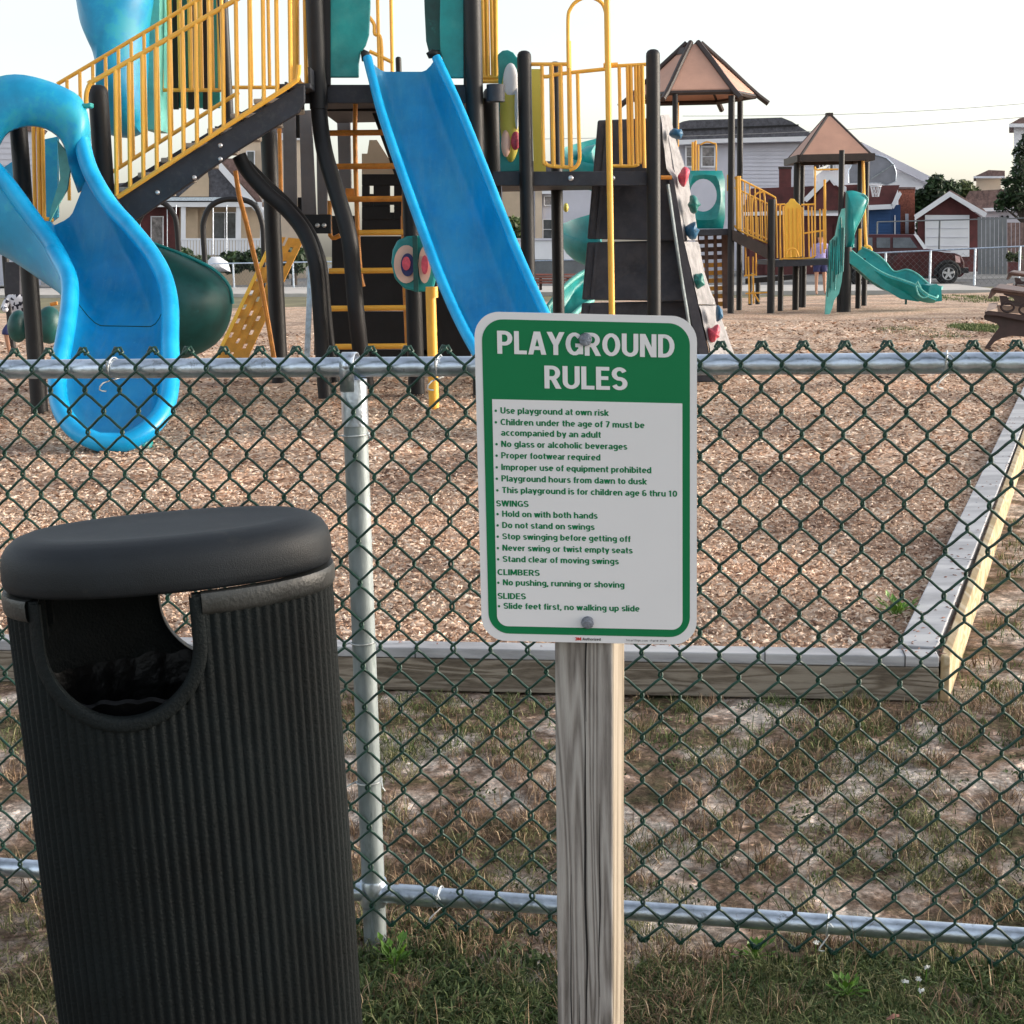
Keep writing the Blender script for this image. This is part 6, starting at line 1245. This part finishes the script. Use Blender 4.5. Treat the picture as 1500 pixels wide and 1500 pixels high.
# ================= picnic tables at the right edge =================
def picnic(label, Y, dx, dy, s):
    t = thing('picnic_table', label, 'table', (at(1500+dx, 500, Y).x, Y, 0), 'brown picnic tables at the right edge')
    q = lambda x, y: (1500+dx+(x-1500)*s, 507+dy+(y-507)*s)
    def pc(pts, Yo, dep, name, m, bevel=0): return MB().prism([at(*q(x, y), Y+Yo) for x, y in pts], (dep*.36, dep, 0)).build(name, m, t, smooth=0, bevel=bevel)
    pc([(1449, 431), (1452, 423), (1458, 421), (1472, 423), (1560, 436), (1560, 444), (1470, 430), (1455, 429), (1452, 437), (1447, 437)], -.05, 1.6, 'table_top', 'tabletop', .01)
    for i in range(4): pc([(1455, 421.5+i*0), (1560, 434.5), (1560, 437.5), (1455, 424.5)], -.09+.33*i*.9, .28, 'top_plank', 'tabletop')
    # fretted side panel: frame pieces leaving the oval openings
    pc([(1464, 433), (1475, 434), (1478, 440), (1500, 444), (1560, 448), (1560, 455), (1500, 450), (1480, 447), (1466, 447)], 0, .05, 'side_frame', 'tablew')
    for (cx, cy, rx, ry) in ((1476, 450, 9.5, 6.5), (1504, 454, 11, 7), (1536, 457, 11, 7)):
        MB().tube([at(*q(cx+rx*math.cos(a), cy+ry*math.sin(a)), Y) for a in [R(20*k) for k in range(18)]], W(1.7*s, Y), 6, closed=True).build('scroll', 'tablew', t)
    pc([(1443, 457), (1446, 452), (1448, 446), (1461, 445), (1458, 452), (1448, 455)], -.12, .3, 'seat_plank', 'seatw')
    pc([(1460, 448), (1560, 456), (1560, 464), (1462, 457)], .4, .3, 'seat_plank', 'seatw')
    pc([(1442, 459), (1443, 455), (1462, 457), (1500, 462), (1560, 468), (1560, 474), (1500, 470), (1460, 462), (1447, 462)], -.1, .08, 'seat_rail', 'tablew')
    pc([(1441, 463), (1445, 458), (1460, 460), (1500, 466), (1560, 471), (1560, 520), (1530, 500), (1500, 493), (1482, 492), (1468, 495), (1458, 500), (1449, 509), (1442, 510), (1452, 495), (1464, 479), (1460, 474), (1447, 470), (1442, 468)], -.02, .07, 'leg_plate', 'tablew', .006)
    pc([(1444, 508), (1452, 508), (1450, 511), (1443, 511)], -.03, .09, 'foot', 'tablew')
    return t
picnic('nearer brown picnic table with scrolled metal side cut by the right edge', 18.6, 0, 0, 1)
picnic('farther brown picnic table behind the nearer one at the right edge', 27, 12, -47, .72)

# ================= people =================
def figure(label, px, pyfoot, Y, H, top, bottom, pose, hair=True, parts=True):
    """continuous skinned body; pose gives joints in body units of height"""
    c = gz(px, pyfoot, CZ); c = Vector((at(px, pyfoot, Y).x, Y, CZ if Y < 39 else .12)); t = thing('person', label, 'person', c)
    J = pose; names = list(J.keys()); me = bpy.data.meshes.new('body'); idx = {k: i for i, k in enumerate(names)}
    E = [('pelvis', 'belly'), ('belly', 'chest'), ('chest', 'neck'), ('neck', 'head0'), ('head0', 'head1'), ('chest', 'shL'), ('shL', 'elL'), ('elL', 'wrL'), ('wrL', 'haL'), ('chest', 'shR'), ('shR', 'elR'), ('elR', 'wrR'), ('wrR', 'haR'), ('pelvis', 'hipL'), ('hipL', 'knL'), ('knL', 'anL'), ('anL', 'toL'), ('pelvis', 'hipR'), ('hipR', 'knR'), ('knR', 'anR'), ('anR', 'toR')]
    Rd = dict(pelvis=.075, belly=.07, chest=.08, neck=.032, head0=.052, head1=.058, sh=.035, el=.026, wr=.018, ha=.022, hip=.058, kn=.036, an=.024, to=.022)
    me.from_pydata([Vector(J[k])*H for k in names], [(idx[a], idx[b]) for a, b in E], []); o = bpy.data.objects.new('body', me); COL.objects.link(o)
    o.modifiers.new('s', 'SKIN'); 
    for k in names:
        sv = me.skin_vertices[0].data[idx[k]]; r = Rd.get(k) or Rd[k[:-1]]; sv.radius = (r*H, r*H*.85); sv.use_root = (k == 'pelvis')
    sm = o.modifiers.new('u', 'SUBSURF'); sm.levels = 2; bpy.context.view_layer.update(); dg = bpy.context.evaluated_depsgraph_get(); m2 = bpy.data.meshes.new_from_object(o.evaluated_get(dg)); bpy.data.objects.remove(o)
    for p in m2.polygons: p.use_smooth = True
    m2.materials.clear(); m2.materials.append(M['skin']); o = bpy.data.objects.new('body', m2); COL.objects.link(o); o.parent = t; ORG[o.name] = Vector(c)
    def cloth(name, m, test, off=.014):
        bm = bmesh.new(); bm.from_mesh(m2); bm.normal_update(); bmesh.ops.delete(bm, geom=[f for f in bm.faces if not test(f.calc_center_median()/H)], context='FACES')
        for v in bm.verts: v.co += v.normal*off*H
        q = bpy.data.meshes.new(name); bm.to_mesh(q); bm.free(); q.materials.clear(); q.materials.append(M[m]); oo = bpy.data.objects.new(name, q); COL.objects.link(oo); oo.parent = t; md = oo.modifiers.new('s', 'SOLIDIFY'); md.thickness = .006*H
    cloth('shirt', top[0], top[1]); cloth('shorts', bottom[0], bottom[1], .018)
    hd_ = Vector(J['head1'])*H+c; hh = MB(); hh.lathe([(0, .075*H), (.04*H, .065*H), (.062*H, .03*H), (.064*H, 0), (.058*H, -.03*H)], hd_+Vector((0, .012*H, 0)), 14); hh.build('hair', 'hair', t)
    return t
stand = dict(pelvis=(0, 0, .52), belly=(0, 0, .6), chest=(0, 0, .72), neck=(0, 0, .83), head0=(0, -.01, .88), head1=(0, -.01, .94), shL=(-.1, 0, .79), elL=(-.14, .01, .63), wrL=(-.15, -.03, .49), haL=(-.15, -.04, .44), shR=(.1, 0, .79), elR=(.14, .01, .63), wrR=(.15, -.03, .49), haR=(.15, -.04, .44), hipL=(-.055, 0, .49), knL=(-.06, -.01, .27), anL=(-.06, 0, .045), toL=(-.065, -.07, .02), hipR=(.055, 0, .49), knR=(.07, 0, .27), anR=(.08, .01, .045), toR=(.09, -.06, .02))
figure('person in a lavender shirt and navy shorts standing behind the small play deck', 1201, 431, 40.5, 1.66, ('lav', lambda p: .5 < p.z < .82 and abs(p.x) < .165), ('navy', lambda p: .36 < p.z < .53 and abs(p.x) < .125), stand)
sit = dict(stand); sit.update(pelvis=(0, 0, .45), belly=(0, -.01, .53), chest=(0, -.03, .65), neck=(0, -.03, .76), head0=(0, -.04, .81), head1=(0, -.05, .87), shL=(-.1, -.03, .72), elL=(-.15, -.1, .6), wrL=(-.1, -.2, .58), haL=(-.08, -.23, .58), shR=(.1, -.03, .72), elR=(.16, -.1, .6), wrR=(.2, -.18, .58), haR=(.22, -.2, .58), hipL=(-.06, 0, .43), knL=(-.13, -.16, .33), anL=(-.12, -.1, .07), toL=(-.13, -.17, .05), hipR=(.06, 0, .43), knR=(.13, -.16, .33), anR=(.12, -.1, .07), toR=(.13, -.17, .05))
figure('child in a black and white patterned shirt behind the left black post', 33, 508, 21, 1.2, ('check', lambda p: .44 < p.z < .76 and abs(p.x) < .17), ('navy', lambda p: .30 < p.z < .47), sit)
rd = thing('spring_rider', 'dark green rounded ride-on toy behind the left black post', 'ride-on toy', (at(45, 505, 20.3).x, 20.3, 0))
for (x, y, rx, ry) in ((27, 478, 15, 24), (72, 476, 20, 28)): MB().pillow([at(a, b, 20.3) for a, b in ell(x, y, rx, ry, 20)], .2, 6).build('rider_shell', 'dgreen', rd)
MB().lathe([(.08, 0), (.08, .03), (.06, .05), (.06, .5)], (at(50, 505, 20.4).x, 20.4, .08), 12).build('spring', 'black', rd); MB().tube([at(74, 446, 20.2), at(84, 444, 20.2)], .025, 8).build('handle', 'orange', rd)
MB().box(at(48, 476, 20.4), (.4, .2, .16)).build('seat', 'dgreen', rd, bevel=.03)
